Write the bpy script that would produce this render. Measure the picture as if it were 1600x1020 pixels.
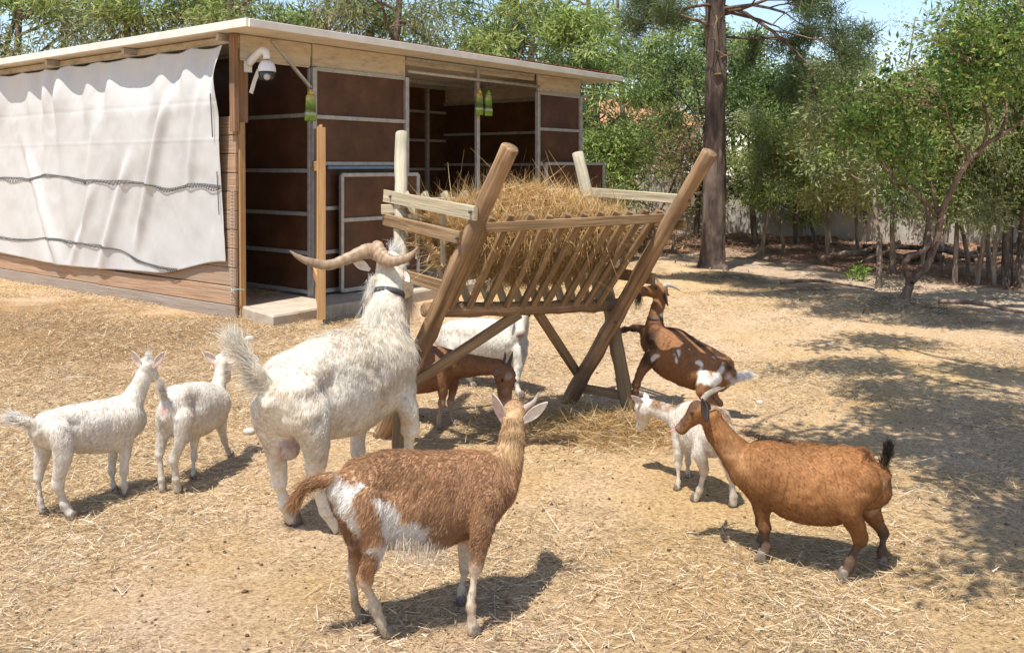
import bpy, math, random
import numpy as np
from mathutils import Vector, Matrix

for o in list(bpy.data.objects):
    bpy.data.objects.remove(o)
S = bpy.context.scene
COL = S.collection
rng = np.random.default_rng(11)
random.seed(11)

# ------------------------------------------------------------------ camera
FPX, HZ, CH = 1420.0, 260.0, 1.6        # focal length in photo pixels, horizon row, eye height
cam_d = bpy.data.cameras.new('camera')
cam = bpy.data.objects.new('camera', cam_d)
COL.objects.link(cam)
cam.location = (0, 0, CH)
cam.rotation_euler = (math.radians(90), 0, 0)
cam_d.sensor_width = 36.0
cam_d.lens = FPX / 1600 * 36.0
cam_d.shift_y = -(510 - HZ) / 1600
cam_d.clip_end = 1000
S.camera = cam

# ------------------------------------------------------------------ sky and sun
SUN_EL = math.radians(67)
SUN_H = (-0.50, -0.866)                   # horizontal direction towards the sun
W = bpy.data.worlds.new('World')
S.world = W
W.use_nodes = True
nt = W.node_tree
sky = nt.nodes.new('ShaderNodeTexSky')
sky.sky_type = 'NISHITA'
sky.sun_disc = False
sky.sun_elevation = SUN_EL
sky.sun_rotation = math.atan2(SUN_H[0], SUN_H[1])
sky.air_density = 1.0
sky.ozone_density = 3.0
sky.dust_density = 0.5
bg = nt.nodes['Background']
bg.inputs['Strength'].default_value = 0.125
wb = nt.nodes.new('ShaderNodeMix'); wb.data_type = 'RGBA'; wb.blend_type = 'MULTIPLY'   # camera white balance
wb.inputs['Factor'].default_value = 1; wb.inputs['B'].default_value = (1.05, .965, .90, 1)
nt.links.new(sky.outputs[0], wb.inputs['A']); nt.links.new(wb.outputs['Result'], bg.inputs['Color'])
sun_d = bpy.data.lights.new('sun', 'SUN')
sun_d.energy = 3.55
sun_d.angle = math.radians(0.5)
sun_d.color = (1.0, 0.955, 0.88)
sun = bpy.data.objects.new('sun', sun_d)
COL.objects.link(sun)
ce = math.cos(SUN_EL)
tow = Vector((SUN_H[0] * ce, SUN_H[1] * ce, math.sin(SUN_EL)))
sun.rotation_euler = tow.to_track_quat('Z', 'Y').to_euler()
sun.location = (-4, -6, 12)
S.view_settings.view_transform = 'Standard'
S.view_settings.look = 'None'
S.view_settings.exposure = 0.98
S.view_settings.gamma = 1.0
S.cycles.max_bounces = 6
S.cycles.diffuse_bounces = 3
S.cycles.glossy_bounces = 2
S.cycles.transmission_bounces = 3


# ------------------------------------------------------------------ helpers
def P(px, py, Y):
    return np.array([(px - 800) / FPX * Y, Y, CH - (py - HZ) / FPX * Y])


def G(px, py):                            # point on flat ground
    return P(px, py, CH * FPX / (py - HZ))


def nrm(v):
    v = np.asarray(v, float)
    n = np.linalg.norm(v)
    return v / n if n > 1e-9 else v


def tag(o, label=None, cat=None, group=None, kind=None):
    if label: o['label'] = label
    if cat: o['category'] = cat
    if group: o['group'] = group
    if kind: o['kind'] = kind
    return o


def empty(name, loc=(0, 0, 0), parent=None):
    o = bpy.data.objects.new(name, None)
    o.empty_display_size = 0.1
    o.location = loc
    COL.objects.link(o)
    if parent: o.parent = parent
    return o


def link(name, me, mat=None, parent=None, off=None):
    o = bpy.data.objects.new(name, me)
    COL.objects.link(o)
    if mat is not None and len(me.materials) == 0:
        me.materials.append(mat)
    if parent is not None:
        o.parent = parent
        l = Vector(parent.location)
        pp = parent.parent
        while pp is not None:
            l = l + Vector(pp.location)
            pp = pp.parent
        o.location = -l                   # meshes are made in world coordinates
    return o


def fast_mesh(name, V, F, smooth=False, col=None, wuv=None):
    """V (n,3); F (m,k) array of equal-size faces, or list of such arrays."""
    V = np.ascontiguousarray(V, np.float32)
    Fs = F if isinstance(F, list) else [F]
    Fs = [np.asarray(f, np.int32) for f in Fs if len(f)]
    me = bpy.data.meshes.new(name)
    me.vertices.add(len(V))
    me.vertices.foreach_set('co', V.ravel())
    loops = np.concatenate([f.ravel() for f in Fs])
    tot = np.concatenate([np.full(len(f), f.shape[1], np.int32) for f in Fs])
    st = np.concatenate([[0], np.cumsum(tot)[:-1]]).astype(np.int32)
    me.loops.add(len(loops))
    me.loops.foreach_set('vertex_index', loops)
    me.polygons.add(len(tot))
    me.polygons.foreach_set('loop_start', st)
    me.polygons.foreach_set('loop_total', tot)
    me.polygons.foreach_set('use_smooth', np.full(len(tot), smooth, bool))
    if col is not None:
        a = me.color_attributes.new('col', 'FLOAT_COLOR', 'POINT')
        c = np.ones((len(V), 4), np.float32)
        c[:, :3] = col
        a.data.foreach_set('color', c.ravel())
    if wuv is not None:
        a = me.attributes.new('wuv', 'FLOAT_VECTOR', 'POINT')
        a.data.foreach_set('vector', np.ascontiguousarray(wuv, np.float32).ravel())
    me.update(calc_edges=True)
    return me


class MB:
    """collects pieces of geometry for ONE mesh object"""
    def __init__(s):
        s.V, s.F3, s.F4, s.U, s.C, s.n, s.sm = [], [], [], [], [], 0, False

    def add(s, V, F, U=None, C=None):
        V = np.asarray(V, float)
        for f in F:
            f = np.asarray(f)
            if f.ndim == 2 and len(f):
                (s.F3 if f.shape[1] == 3 else s.F4).append(f + s.n)
        s.V.append(V)
        s.U.append(np.zeros_like(V) if U is None else np.asarray(U, float))
        s.C.append(np.ones_like(V) if C is None else np.broadcast_to(np.asarray(C, float), V.shape))
        s.n += len(V)
        return s

    def mesh(s, name='m', smooth=False):
        F = []
        if s.F3: F.append(np.concatenate(s.F3))
        if s.F4: F.append(np.concatenate(s.F4))
        return fast_mesh(name, np.concatenate(s.V), F, smooth, np.concatenate(s.C), np.concatenate(s.U))

    def build(s, name, mat, parent=None, smooth=False):
        return link(name, s.mesh(name, smooth), mat, parent)


def frames(pts, up=(0, 0, 1)):
    pts = np.asarray(pts, float)
    n = len(pts)
    T = np.zeros_like(pts)
    T[1:-1] = pts[2:] - pts[:-2]
    T[0] = pts[1] - pts[0]
    T[-1] = pts[-1] - pts[-2]
    T /= np.linalg.norm(T, axis=1)[:, None] + 1e-12
    Us, Ss = [], []
    u = np.asarray(up, float)
    for i in range(n):
        a = u if i == 0 or up is not None and False else u
        w = a - T[i] * np.dot(a, T[i])
        if np.linalg.norm(w) < 1e-4:
            a = np.array([0.31, 0.9, 0.2])
            w = a - T[i] * np.dot(a, T[i])
        w = nrm(w)
        Us.append(w)
        Ss.append(np.cross(T[i], w))
        u = w * 0.85 + np.asarray(up, float) * 0.15 if up is not None else w
    return T, np.array(Us), np.array(Ss)


def loft(pts, rs, ru, rd=None, seg=16, up=(0, 0, 1), cap=True, wob=None):
    """closed tube: side radius rs, up radius ru, down radius rd at each point"""
    pts = np.asarray(pts, float)
    n = len(pts)
    rs = np.broadcast_to(np.asarray(rs, float), (n,))
    ru = np.broadcast_to(np.asarray(ru, float), (n,))
    rd = ru if rd is None else np.broadcast_to(np.asarray(rd, float), (n,))
    T, U, Sd = frames(pts, up)
    a = np.linspace(0, 2 * np.pi, seg, endpoint=False)
    ca, sa = np.cos(a), np.sin(a)
    V = []
    for i in range(n):
        rv = np.where(sa >= 0, ru[i], rd[i])
        m = 1.0 if wob is None else wob[i]
        V.append(pts[i] + np.outer(ca * rs[i] * m, Sd[i]) + np.outer(sa * rv * m, U[i]))
    V = np.concatenate(V)
    idx = np.arange(n * seg).reshape(n, seg)
    q = np.stack([idx[:-1], np.roll(idx[:-1], -1, 1), np.roll(idx[1:], -1, 1), idx[1:]], -1).reshape(-1, 4)
    q = q[:, ::-1]
    L = np.concatenate([[0], np.cumsum(np.linalg.norm(np.diff(pts, axis=0), axis=1))])
    Uv = np.stack([np.repeat(L, seg), np.tile(ca, n) * np.repeat(rs, seg), np.tile(sa, n) * np.repeat(rs, seg)], -1)
    F = [q]
    if cap:
        V = np.concatenate([V, [pts[0]], [pts[-1]]])
        Uv = np.concatenate([Uv, [[0, 0, 0]], [[L[-1], 0, 0]]])
        c0, c1 = n * seg, n * seg + 1
        r0, r1 = idx[0], idx[-1]
        F.append(np.stack([np.full(seg, c0), r0, np.roll(r0, -1)], -1)[:, ::-1][:, [0, 1, 2]])
        F.append(np.stack([np.full(seg, c1), r1, np.roll(r1, -1)], -1))
        F[1] = F[1][:, ::-1]
        F[1] = np.stack([np.full(seg, c0), r0, np.roll(r0, -1)], -1)
        F[2] = np.stack([np.full(seg, c1), np.roll(r1, -1), r1], -1)
    return V, F, Uv


def catmull(pts, k=5, extra=None):
    """smooth a polyline; pts (n,d)"""
    pts = np.asarray(pts, float)
    n = len(pts)
    if n < 3:
        t = np.linspace(0, 1, k + 1)[:, None]
        return pts[0] * (1 - t) + pts[-1] * t
    p = np.concatenate([[2 * pts[0] - pts[1]], pts, [2 * pts[-1] - pts[-2]]])
    out = []
    for i in range(n - 1):
        a, b, c, d = p[i], p[i + 1], p[i + 2], p[i + 3]
        for t in np.arange(k) / k:
            out.append(0.5 * ((2 * b) + (-a + c) * t + (2 * a - 5 * b + 4 * c - d) * t * t + (-a + 3 * b - 3 * c + d) * t ** 3))
    out.append(pts[-1])
    return np.array(out)


def plank(p0, p1, w, h, up=(0, 0, 1), ch=0.004, jit=0.0):
    """chamfered board from p0 to p1, w across, h along up"""
    p0, p1 = np.asarray(p0, float), np.asarray(p1, float)
    t = nrm(p1 - p0)
    u = np.asarray(up, float)
    u = nrm(u - t * np.dot(u, t))
    s = np.cross(t, u)
    a, b = w / 2, h / 2
    ch = min(ch, a * .6, b * .6)
    cs = [(a, b - ch), (a - ch, b), (-a + ch, b), (-a, b - ch), (-a, -b + ch), (-a + ch, -b), (a - ch, -b), (a, -b + ch)]
    V, Uv = [], []
    L = np.linalg.norm(p1 - p0)
    o = rng.random(3) * 30
    for e, (p, l) in enumerate(((p0, 0), (p1, L))):
        for (x, y) in cs:
            V.append(p + s * x + u * y + (rng.normal(0, jit, 3) if jit else 0))
            Uv.append((l + o[0], x + o[1], y + o[2]))
    q = [(i, (i + 1) % 8, 8 + (i + 1) % 8, 8 + i) for i in range(8)]
    caps4 = []
    for b0, rv in ((0, True), (8, False)):
        r = [b0 + i for i in range(8)]
        for qd in ((0, 1, 2, 3), (0, 3, 4, 7), (4, 5, 6, 7)):
            f = [r[i] for i in qd]
            caps4.append(f[::-1] if rv else f)
    return np.array(V), [np.array(q)[:, ::-1], np.array(caps4)[:, ::-1]], np.array(Uv)


def log_pole(p0, p1, r0, r1, seg=18, n=26, bend=0.012):
    p0, p1 = np.asarray(p0, float), np.asarray(p1, float)
    t = np.linspace(0, 1, n)[:, None]
    pts = p0 * (1 - t) + p1 * t
    pts[1:-1] += np.cumsum(rng.normal(0, bend * .16, (n - 2, 3)), 0) * np.sin(t[1:-1] * np.pi)
    r = np.linspace(r0, r1, n) * (1 + rng.normal(0, .03, n))
    # rounded ends
    d = nrm(p1 - p0)
    pts = np.concatenate([[pts[0] - d * .0], pts, [pts[-1] + d * .006]])
    r = np.concatenate([[r[0] * .9], r, [r[-1] * .9]])
    pts[0] -= d * .006
    V, F, U = loft(pts, r, r, seg=seg, up=(0.3, 1, 0.2))
    tl = np.clip(((V - p0) @ d) / np.linalg.norm(p1 - p0), 0, 1)[:, None]
    ax = p0 + (p1 - p0) * tl
    V = V + (V - ax) * (.10 * fbm(V * 14, 2, int(r0 * 9999)))[:, None]
    return V, F, U + rng.random(3) * 20


def vnoise(p, seed=0):
    """cheap smooth 3D value noise in -1..1"""
    p = np.asarray(p, float)
    i = np.floor(p).astype(np.int64)
    f = p - i
    f = f * f * (3 - 2 * f)
    def h(a):
        x = (a[..., 0] * 374761393 + a[..., 1] * 668265263 + a[..., 2] * 2147483647 + seed * 974634541) & 0xffffffff
        x = ((x ^ (x >> 13)) * 1274126177) & 0xffffffff
        return ((x ^ (x >> 16)) & 0xffff) / 32767.5 - 1
    r = 0
    for dx in (0, 1):
        for dy in (0, 1):
            for dz in (0, 1):
                w = (f[..., 0] if dx else 1 - f[..., 0]) * (f[..., 1] if dy else 1 - f[..., 1]) * (f[..., 2] if dz else 1 - f[..., 2])
                r = r + w * h(i + np.array([dx, dy, dz]))
    return r


def fbm(p, o=4, seed=0):
    r, a, p = 0, 1.0, np.asarray(p, float)
    for k in range(o):
        r = r + a * vnoise(p, seed + k)
        p = p * 2.03
        a *= .5
    return r


def sstep(a, b, x):
    t = np.clip((x - a) / (b - a), 0, 1)
    return t * t * (3 - 2 * t)


# ------------------------------------------------------------------ materials
def new_mat(name):
    m = bpy.data.materials.new(name)
    m.use_nodes = True
    n = m.node_tree.nodes
    return m, n, m.node_tree.links, n['Principled BSDF']


def ramp(n, stops):
    r = n.new('ShaderNodeValToRGB')
    e = r.color_ramp.elements
    while len(e) < len(stops): e.new(0.5)
    for k, (p, c) in enumerate(stops):
        e[k].position = p
        e[k].color = (*c, 1)
    return r


def wood_mat(name, c0, c1, c2, rough=.8, grain=(2.2, 60, 60), blot=3.0, grey=None):
    m, n, l, b = new_mat(name)
    at = n.new('ShaderNodeAttribute'); at.attribute_name = 'wuv'
    mp = n.new('ShaderNodeMapping'); mp.inputs['Scale'].default_value = grain
    l.new(at.outputs['Vector'], mp.inputs[0])
    nz = n.new('ShaderNodeTexNoise'); nz.inputs['Scale'].default_value = 1; nz.inputs['Detail'].default_value = 6
    nz.inputs['Roughness'].default_value = .65
    l.new(mp.outputs[0], nz.inputs['Vector'])
    r = ramp(n, [(.25, c0), (.5, c1), (.72, c2)])
    l.new(nz.outputs[0], r.inputs[0])
    n2 = n.new('ShaderNodeTexNoise'); n2.inputs['Scale'].default_value = blot; n2.inputs['Detail'].default_value = 4
    l.new(at.outputs['Vector'], n2.inputs['Vector'])
    mx = n.new('ShaderNodeMix'); mx.data_type = 'RGBA'; mx.blend_type = 'MIX'
    g = grey or tuple(x * .55 + .03 for x in c1)
    r2 = ramp(n, [(.48, (0, 0, 0)), (.68, (.75, .75, .75))])
    l.new(n2.outputs[0], r2.inputs[0])
    l.new(r2.outputs[0], mx.inputs['Factor'])
    l.new(r.outputs[0], mx.inputs['A'])
    mx.inputs['B'].default_value = (*g, 1)
    ca = n.new('ShaderNodeAttribute'); ca.attribute_name = 'col'
    m3 = n.new('ShaderNodeMix'); m3.data_type = 'RGBA'; m3.blend_type = 'MULTIPLY'; m3.inputs['Factor'].default_value = 1
    l.new(mx.outputs['Result'], m3.inputs['A']); l.new(ca.outputs['Color'], m3.inputs['B'])
    l.new(m3.outputs['Result'], b.inputs['Base Color'])
    b.inputs['Roughness'].default_value = rough
    b.inputs['Specular IOR Level'].default_value = .2
    bp = n.new('ShaderNodeBump'); bp.inputs['Strength'].default_value = .8; bp.inputs['Distance'].default_value = .008
    l.new(nz.outputs[0], bp.inputs['Height'])
    l.new(bp.outputs[0], b.inputs['Normal'])
    return m


def noise_mat(name, stops, scale=8, rough=.8, bump=.3, dist=.01, metallic=0, detail=6, coord='Object', stretch=None, attr_mul=False):
    m, n, l, b = new_mat(name)
    tc = n.new('ShaderNodeTexCoord')
    src = tc.outputs[coord]
    if stretch:
        mp = n.new('ShaderNodeMapping'); mp.inputs['Scale'].default_value = stretch
        l.new(src, mp.inputs[0]); src = mp.outputs[0]
    nz = n.new('ShaderNodeTexNoise'); nz.inputs['Scale'].default_value = scale; nz.inputs['Detail'].default_value = detail
    nz.inputs['Roughness'].default_value = .62
    l.new(src, nz.inputs['Vector'])
    r = ramp(n, stops)
    l.new(nz.outputs[0], r.inputs[0])
    if attr_mul:
        at = n.new('ShaderNodeAttribute'); at.attribute_name = 'col'
        mx = n.new('ShaderNodeMix'); mx.data_type = 'RGBA'; mx.blend_type = 'MULTIPLY'
        mx.inputs['Factor'].default_value = 1
        l.new(r.outputs[0], mx.inputs['A']); l.new(at.outputs['Color'], mx.inputs['B'])
        l.new(mx.outputs['Result'], b.inputs['Base Color'])
    else:
        l.new(r.outputs[0], b.inputs['Base Color'])
    b.inputs['Roughness'].default_value = rough
    b.inputs['Metallic'].default_value = metallic
    if bump:
        bp = n.new('ShaderNodeBump'); bp.inputs['Strength'].default_value = bump; bp.inputs['Distance'].default_value = dist
        l.new(nz.outputs[0], bp.inputs['Height']); l.new(bp.outputs[0], b.inputs['Normal'])
    return m


def attr_mat(name, rough=.7, trans=0.0, sheen=0.0, nscale=0, namp=.3, bump=0):
    """colour comes from the mesh's own 'col' attribute, with fine procedural variation"""
    m, n, l, b = new_mat(name)
    at = n.new('ShaderNodeAttribute'); at.attribute_name = 'col'
    c = at.outputs['Color']
    if nscale:
        tc = n.new('ShaderNodeTexCoord')
        nz = n.new('ShaderNodeTexNoise'); nz.inputs['Scale'].default_value = nscale; nz.inputs['Detail'].default_value = 5
        l.new(tc.outputs['Object'], nz.inputs['Vector'])
        r = ramp(n, [(.3, (1 - namp,) * 3), (.7, (1 + namp * .4,) * 3)])
        l.new(nz.outputs[0], r.inputs[0])
        mx = n.new('ShaderNodeMix'); mx.data_type = 'RGBA'; mx.blend_type = 'MULTIPLY'
        mx.inputs['Factor'].default_value = 1
        l.new(c, mx.inputs['A']); l.new(r.outputs[0], mx.inputs['B'])
        c = mx.outputs['Result']
        if bump:
            bp = n.new('ShaderNodeBump'); bp.inputs['Strength'].default_value = bump; bp.inputs['Distance'].default_value = .004
            l.new(nz.outputs[0], bp.inputs['Height']); l.new(bp.outputs[0], b.inputs['Normal'])
    l.new(c, b.inputs['Base Color'])
    b.inputs['Roughness'].default_value = rough
    b.inputs['Specular IOR Level'].default_value = .3
    if trans:
        tr = n.new('ShaderNodeBsdfTranslucent')
        l.new(c, tr.inputs['Color'])
        ms = n.new('ShaderNodeMixShader'); ms.inputs[0].default_value = trans
        l.new(b.outputs[0], ms.inputs[1]); l.new(tr.outputs[0], ms.inputs[2])
        l.new(ms.outputs[0], n['Material Output'].inputs[0])
    return m


M = {}
M['log'] = wood_mat('peeled_log', (.06, .034, .018), (.28, .17, .088), (.47, .315, .185), grain=(1.6, 46, 46), blot=5, grey=(.16, .105, .065))
M['log_grey'] = wood_mat('weathered_log', (.26, .22, .15), (.44, .385, .28), (.56, .50, .38), grain=(2, 60, 60), grey=(.30, .28, .20))
M['slat'] = wood_mat('rough_slat', (.08, .046, .022), (.26, .165, .085), (.40, .28, .16), grey=(.16, .105, .06))
M['slat_grey'] = wood_mat('weathered_slat', (.26, .20, .12), (.45, .37, .24), (.55, .47, .32), grey=(.36, .32, .23))
M['board'] = wood_mat('wall_board', (.22, .125, .07), (.39, .25, .155), (.49, .335, .22), grain=(2, 70, 70), blot=1.6, grey=(.33, .25, .19))
M['board_grey'] = wood_mat('grey_board', (.19, .145, .11), (.31, .25, .20), (.40, .33, .27), grain=(2, 70, 70), blot=2, grey=(.30, .26, .22))
M['orange'] = wood_mat('orange_timber', (.26, .13, .045), (.43, .25, .11), (.52, .33, .16), grain=(1.6, 60, 60), grey=(.42, .24, .11))
M['brownpost'] = wood_mat('brown_post', (.14, .075, .04), (.27, .155, .085), (.36, .22, .13), grain=(1.6, 60, 60))
M['fascia'] = noise_mat('fascia_board', [(.3, (.36, .29, .21)), (.5, (.52, .44, .335)), (.75, (.58, .51, .41))], 5, .8, .15, stretch=(1, 1, 4))
M['panel'] = noise_mat('brown_panel', [(.3, (.050, .018, .006)), (.55, (.094, .038, .015)), (.75, (.135, .062, .030))], 3.5, .55, .06, detail=8)
M['galv'] = noise_mat('galvanised_steel', [(.3, (.34, .33, .31)), (.7, (.52, .51, .48))], 14, .5, .05, metallic=.35)
M['bluestrip'] = noise_mat('blue_strip', [(.3, (.10, .17, .26)), (.7, (.16, .25, .36))], 10, .5, 0)
M['roofwhite'] = noise_mat('roof_sheet', [(.3, (.58, .53, .45)), (.7, (.74, .70, .62))], 4, .55, .05)
M['roofred'] = noise_mat('roof_red', [(.3, (.32, .06, .05)), (.7, (.45, .11, .09))], 4, .6, .05)
M['concrete'] = noise_mat('concrete', [(.25, (.30, .24, .18)), (.55, (.46, .38, .29)), (.8, (.56, .48, .38))], 6, .9, .5, .012, detail=10)
M['render_wall'] = noise_mat('boundary_render', [(.3, (.30, .27, .23)), (.6, (.44, .40, .34)), (.8, (.52, .48, .42))], 2.5, .9, .5, .02, detail=9)
M['tarp'] = noise_mat('tarpaulin', [(.25, (.47, .462, .44)), (.5, (.52, .512, .49)), (.8, (.54, .532, .51))], 2.4, .6, .06, .01, detail=7)
M['cord'] = noise_mat('dark_cord', [(.3, (.05, .045, .04)), (.7, (.12, .11, .10))], 30, .8, 0)
M['white_plastic'] = noise_mat('white_plastic', [(.3, (.72, .71, .69)), (.7, (.80, .80, .78))], 6, .3, 0)
M['dark_plastic'] = noise_mat('dark_plastic', [(.3, (.02, .025, .03)), (.7, (.05, .055, .06))], 6, .15, 0)
M['yellow'] = noise_mat('yellow_cap', [(.3, (.62, .42, .03)), (.7, (.72, .52, .06))], 9, .4, 0)
M['green_cap'] = noise_mat('green_cap', [(.3, (.10, .35, .05)), (.7, (.16, .48, .09))], 9, .4, 0)
M['bag'] = attr_mat('printed_bag', .3, .25, nscale=30, namp=.35)
M['hay'] = attr_mat('hay_strand', .75, .15)
M['straw'] = attr_mat('straw_strand', .75, .1)
M['fur'] = attr_mat('goat_skin', .75, 0, nscale=55, namp=.22, bump=.35)
M['hair'] = attr_mat('goat_hair', .48, .35)
M['horn'] = attr_mat('horn', .45, 0, nscale=40, namp=.3, bump=.3)
M['hoof'] = noise_mat('hoof', [(.3, (.10, .075, .055)), (.7, (.24, .19, .14))], 40, .6, .1)
M['eye'] = noise_mat('eye', [(.3, (.012, .010, .008)), (.7, (.03, .022, .015))], 20, .08, 0)
M['collar'] = noise_mat('collar', [(.3, (.03, .028, .03)), (.7, (.07, .06, .06))], 40, .7, .1)
M['tongue'] = noise_mat('tongue', [(.3, (.50, .20, .20)), (.7, (.60, .28, .27))], 30, .4, .1)
M['leaf'] = attr_mat('leaf', .5, .45)
M['bark'] = noise_mat('bark', [(.3, (.042, .031, .024)), (.5, (.125, .095, .074)), (.68, (.25, .20, .16))], 9, .9, 1.0, .03, stretch=(1, 1, .22), detail=9, attr_mul=True)
M['stone'] = noise_mat('stone', [(.3, (.34, .30, .25)), (.7, (.55, .51, .45))], 9, .9, .5)
M['roof_tile'] = noise_mat('terracotta', [(.3, (.42, .16, .08)), (.7, (.58, .27, .15))], 4, .8, .3)
M['house_wall'] = noise_mat('house_wall', [(.3, (.62, .58, .52)), (.7, (.74, .71, .66))], 2, .8, .1)
M['glass'] = noise_mat('window_glass', [(.3, (.03, .04, .05)), (.7, (.06, .07, .08))], 2, .08, 0)

# ================================================================== GROUND
def bank_s(x, y):
    return (x - 5.2) * .918 + (y - 9.3) * .397 + .35 * np.sin(y * .9 + 1) * .5


def ground_z(x, y):
    x, y = np.asarray(x, float), np.asarray(y, float)
    s = bank_s(x, y)
    p = np.stack([x, y, np.zeros_like(x)], -1)
    z = .014 * fbm(p * 1.3, 3, 3) + .007 * vnoise(p * 5, 8) - .010 * np.clip(vnoise(p * 8.5, 18) - .35, 0, 1)
    far = sstep(7.5, 10, y)
    z = z + far * (.05 * np.exp(-((s + .25) / .55) ** 2) * (.7 + .6 * vnoise(p * .9, 5)) * sstep(1, 3, x))
    z = z - .04 * sstep(0, .8, s) * far
    z = z + sstep(13, 22, y) * .10 * (1 + fbm(p * .6, 2, 9))
    z = z + sstep(.0, .6, s) * .03 * fbm(p * 2.5, 3, 6)
    # trodden straw heap against the shed wall
    z = z + .07 * np.exp(-(((x + 3.6) / 1.4) ** 2 + ((y - 8.0) / 1.1) ** 2)) + .10 * np.exp(-(((x + 6.3) / 1.6) ** 2 + ((y - 9.8) / 1.3) ** 2))
    # wisps of hay dropped under the rack
    z = z + .05 * np.exp(-(((x - .62) / .3) ** 2 + ((y - 5.45) / .22) ** 2))
    return z


def make_ground():
    fx = np.concatenate([np.linspace(-90, -14, 20)[:-1], np.linspace(-14, -6, 40)[:-1], np.linspace(-6, 8, 281)[:-1], np.linspace(8, 16, 50)[:-1], np.linspace(16, 90, 20)])
    fy = np.concatenate([np.linspace(-30, 1.5, 12)[:-1], np.linspace(1.5, 13, 261)[:-1], np.linspace(13, 26, 90)[:-1], np.linspace(26, 140, 20)])
    X, Y = np.meshgrid(fx, fy)
    Z = ground_z(X, Y)
    V = np.stack([X, Y, Z], -1).reshape(-1, 3)
    r, c = X.shape
    idx = np.arange(r * c).reshape(r, c)
    F = np.stack([idx[:-1, :-1], idx[:-1, 1:], idx[1:, 1:], idx[1:, :-1]], -1).reshape(-1, 4)
    p = np.stack([V[:, 0], V[:, 1], 0 * V[:, 0]], -1)
    n1, n2, n3 = fbm(p * .7, 3, 21), fbm(p * 2.4, 3, 31), fbm(p * 9, 2, 41)
    bare = np.array([.70, .52, .35])
    straw = np.array([.675, .48, .255])
    brown = np.array([.36, .225, .11])
    w = np.clip(.45 + .6 * n1 + .35 * n2, 0, 1)[:, None]
    C = bare * (1 - w) + straw * w
    hv = np.exp(-(((V[:, 0] + 4.8) / 2.6) ** 2 + ((V[:, 1] - 8.4) / 2.2) ** 2))
    wb = np.clip(1.25 * hv * (1.0 + .6 * n2) + .30 * np.clip(n3 + .5 * n2, 0, 1), 0, .85)[:, None]
    C = C * (1 - wb) + brown * wb
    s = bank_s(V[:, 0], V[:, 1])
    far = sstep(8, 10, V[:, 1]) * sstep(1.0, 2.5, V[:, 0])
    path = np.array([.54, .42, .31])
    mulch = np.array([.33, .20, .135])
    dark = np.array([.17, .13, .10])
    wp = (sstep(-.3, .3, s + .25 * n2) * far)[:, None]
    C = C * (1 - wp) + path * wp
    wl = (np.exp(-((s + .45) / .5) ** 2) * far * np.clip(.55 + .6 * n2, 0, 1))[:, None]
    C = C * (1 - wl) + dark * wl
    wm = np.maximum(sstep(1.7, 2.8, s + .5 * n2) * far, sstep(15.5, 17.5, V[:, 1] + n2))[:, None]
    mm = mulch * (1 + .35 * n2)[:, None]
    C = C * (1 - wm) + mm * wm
    C = np.clip(C * (1 + .10 * n3)[:, None], .02, .9)
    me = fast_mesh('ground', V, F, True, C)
    m, n, l, b = new_mat('ground_earth')
    at = n.new('ShaderNodeAttribute'); at.attribute_name = 'col'
    tc = n.new('ShaderNodeTexCoord')
    nz = n.new('ShaderNodeTexNoise'); nz.inputs['Scale'].default_value = 38; nz.inputs['Detail'].default_value = 9; nz.inputs['Roughness'].default_value = .75
    l.new(tc.outputs['Object'], nz.inputs['Vector'])
    r1 = ramp(n, [(.30, (.40, .33, .27)), (.44, (.82, .78, .73)), (.56, (1.05, 1.04, 1.02)), (.72, (1.32, 1.29, 1.22))])
    l.new(nz.outputs[0], r1.inputs[0])
    mx = n.new('ShaderNodeMix'); mx.data_type = 'RGBA'; mx.blend_type = 'MULTIPLY'; mx.inputs['Factor'].default_value = 1
    l.new(at.outputs['Color'], mx.inputs['A']); l.new(r1.outputs[0], mx.inputs['B'])
    nf = n.new('ShaderNodeTexNoise'); nf.inputs['Scale'].default_value = 130; nf.inputs['Detail'].default_value = 3
    mpf = n.new('ShaderNodeMapping'); mpf.inputs['Scale'].default_value = (.55, 1, 1); mpf.inputs['Rotation'].default_value = (0, 0, .5)
    l.new(tc.outputs['Object'], mpf.inputs[0]); l.new(mpf.outputs[0], nf.inputs['Vector'])
    r3 = ramp(n, [(.30, (.45, .38, .32)), (.42, (.88, .86, .83)), (.58, (1.04, 1.03, 1.02)), (.70, (1.28, 1.26, 1.2))])
    l.new(nf.outputs[0], r3.inputs[0])
    mg = n.new('ShaderNodeMix'); mg.data_type = 'RGBA'; mg.blend_type = 'MULTIPLY'; mg.inputs['Factor'].default_value = 1
    l.new(mx.outputs['Result'], mg.inputs['A']); l.new(r3.outputs[0], mg.inputs['B'])
    l.new(mg.outputs['Result'], b.inputs['Base Color'])
    b.inputs['Roughness'].default_value = .95
    b.inputs['Specular IOR Level'].default_value = .1
    bp = n.new('ShaderNodeBump'); bp.inputs['Strength'].default_value = 1.0; bp.inputs['Distance'].default_value = .03
    l.new(nz.outputs[0], bp.inputs['Height']); l.new(bp.outputs[0], b.inputs['Normal'])
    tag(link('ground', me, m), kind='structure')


make_ground()


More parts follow.
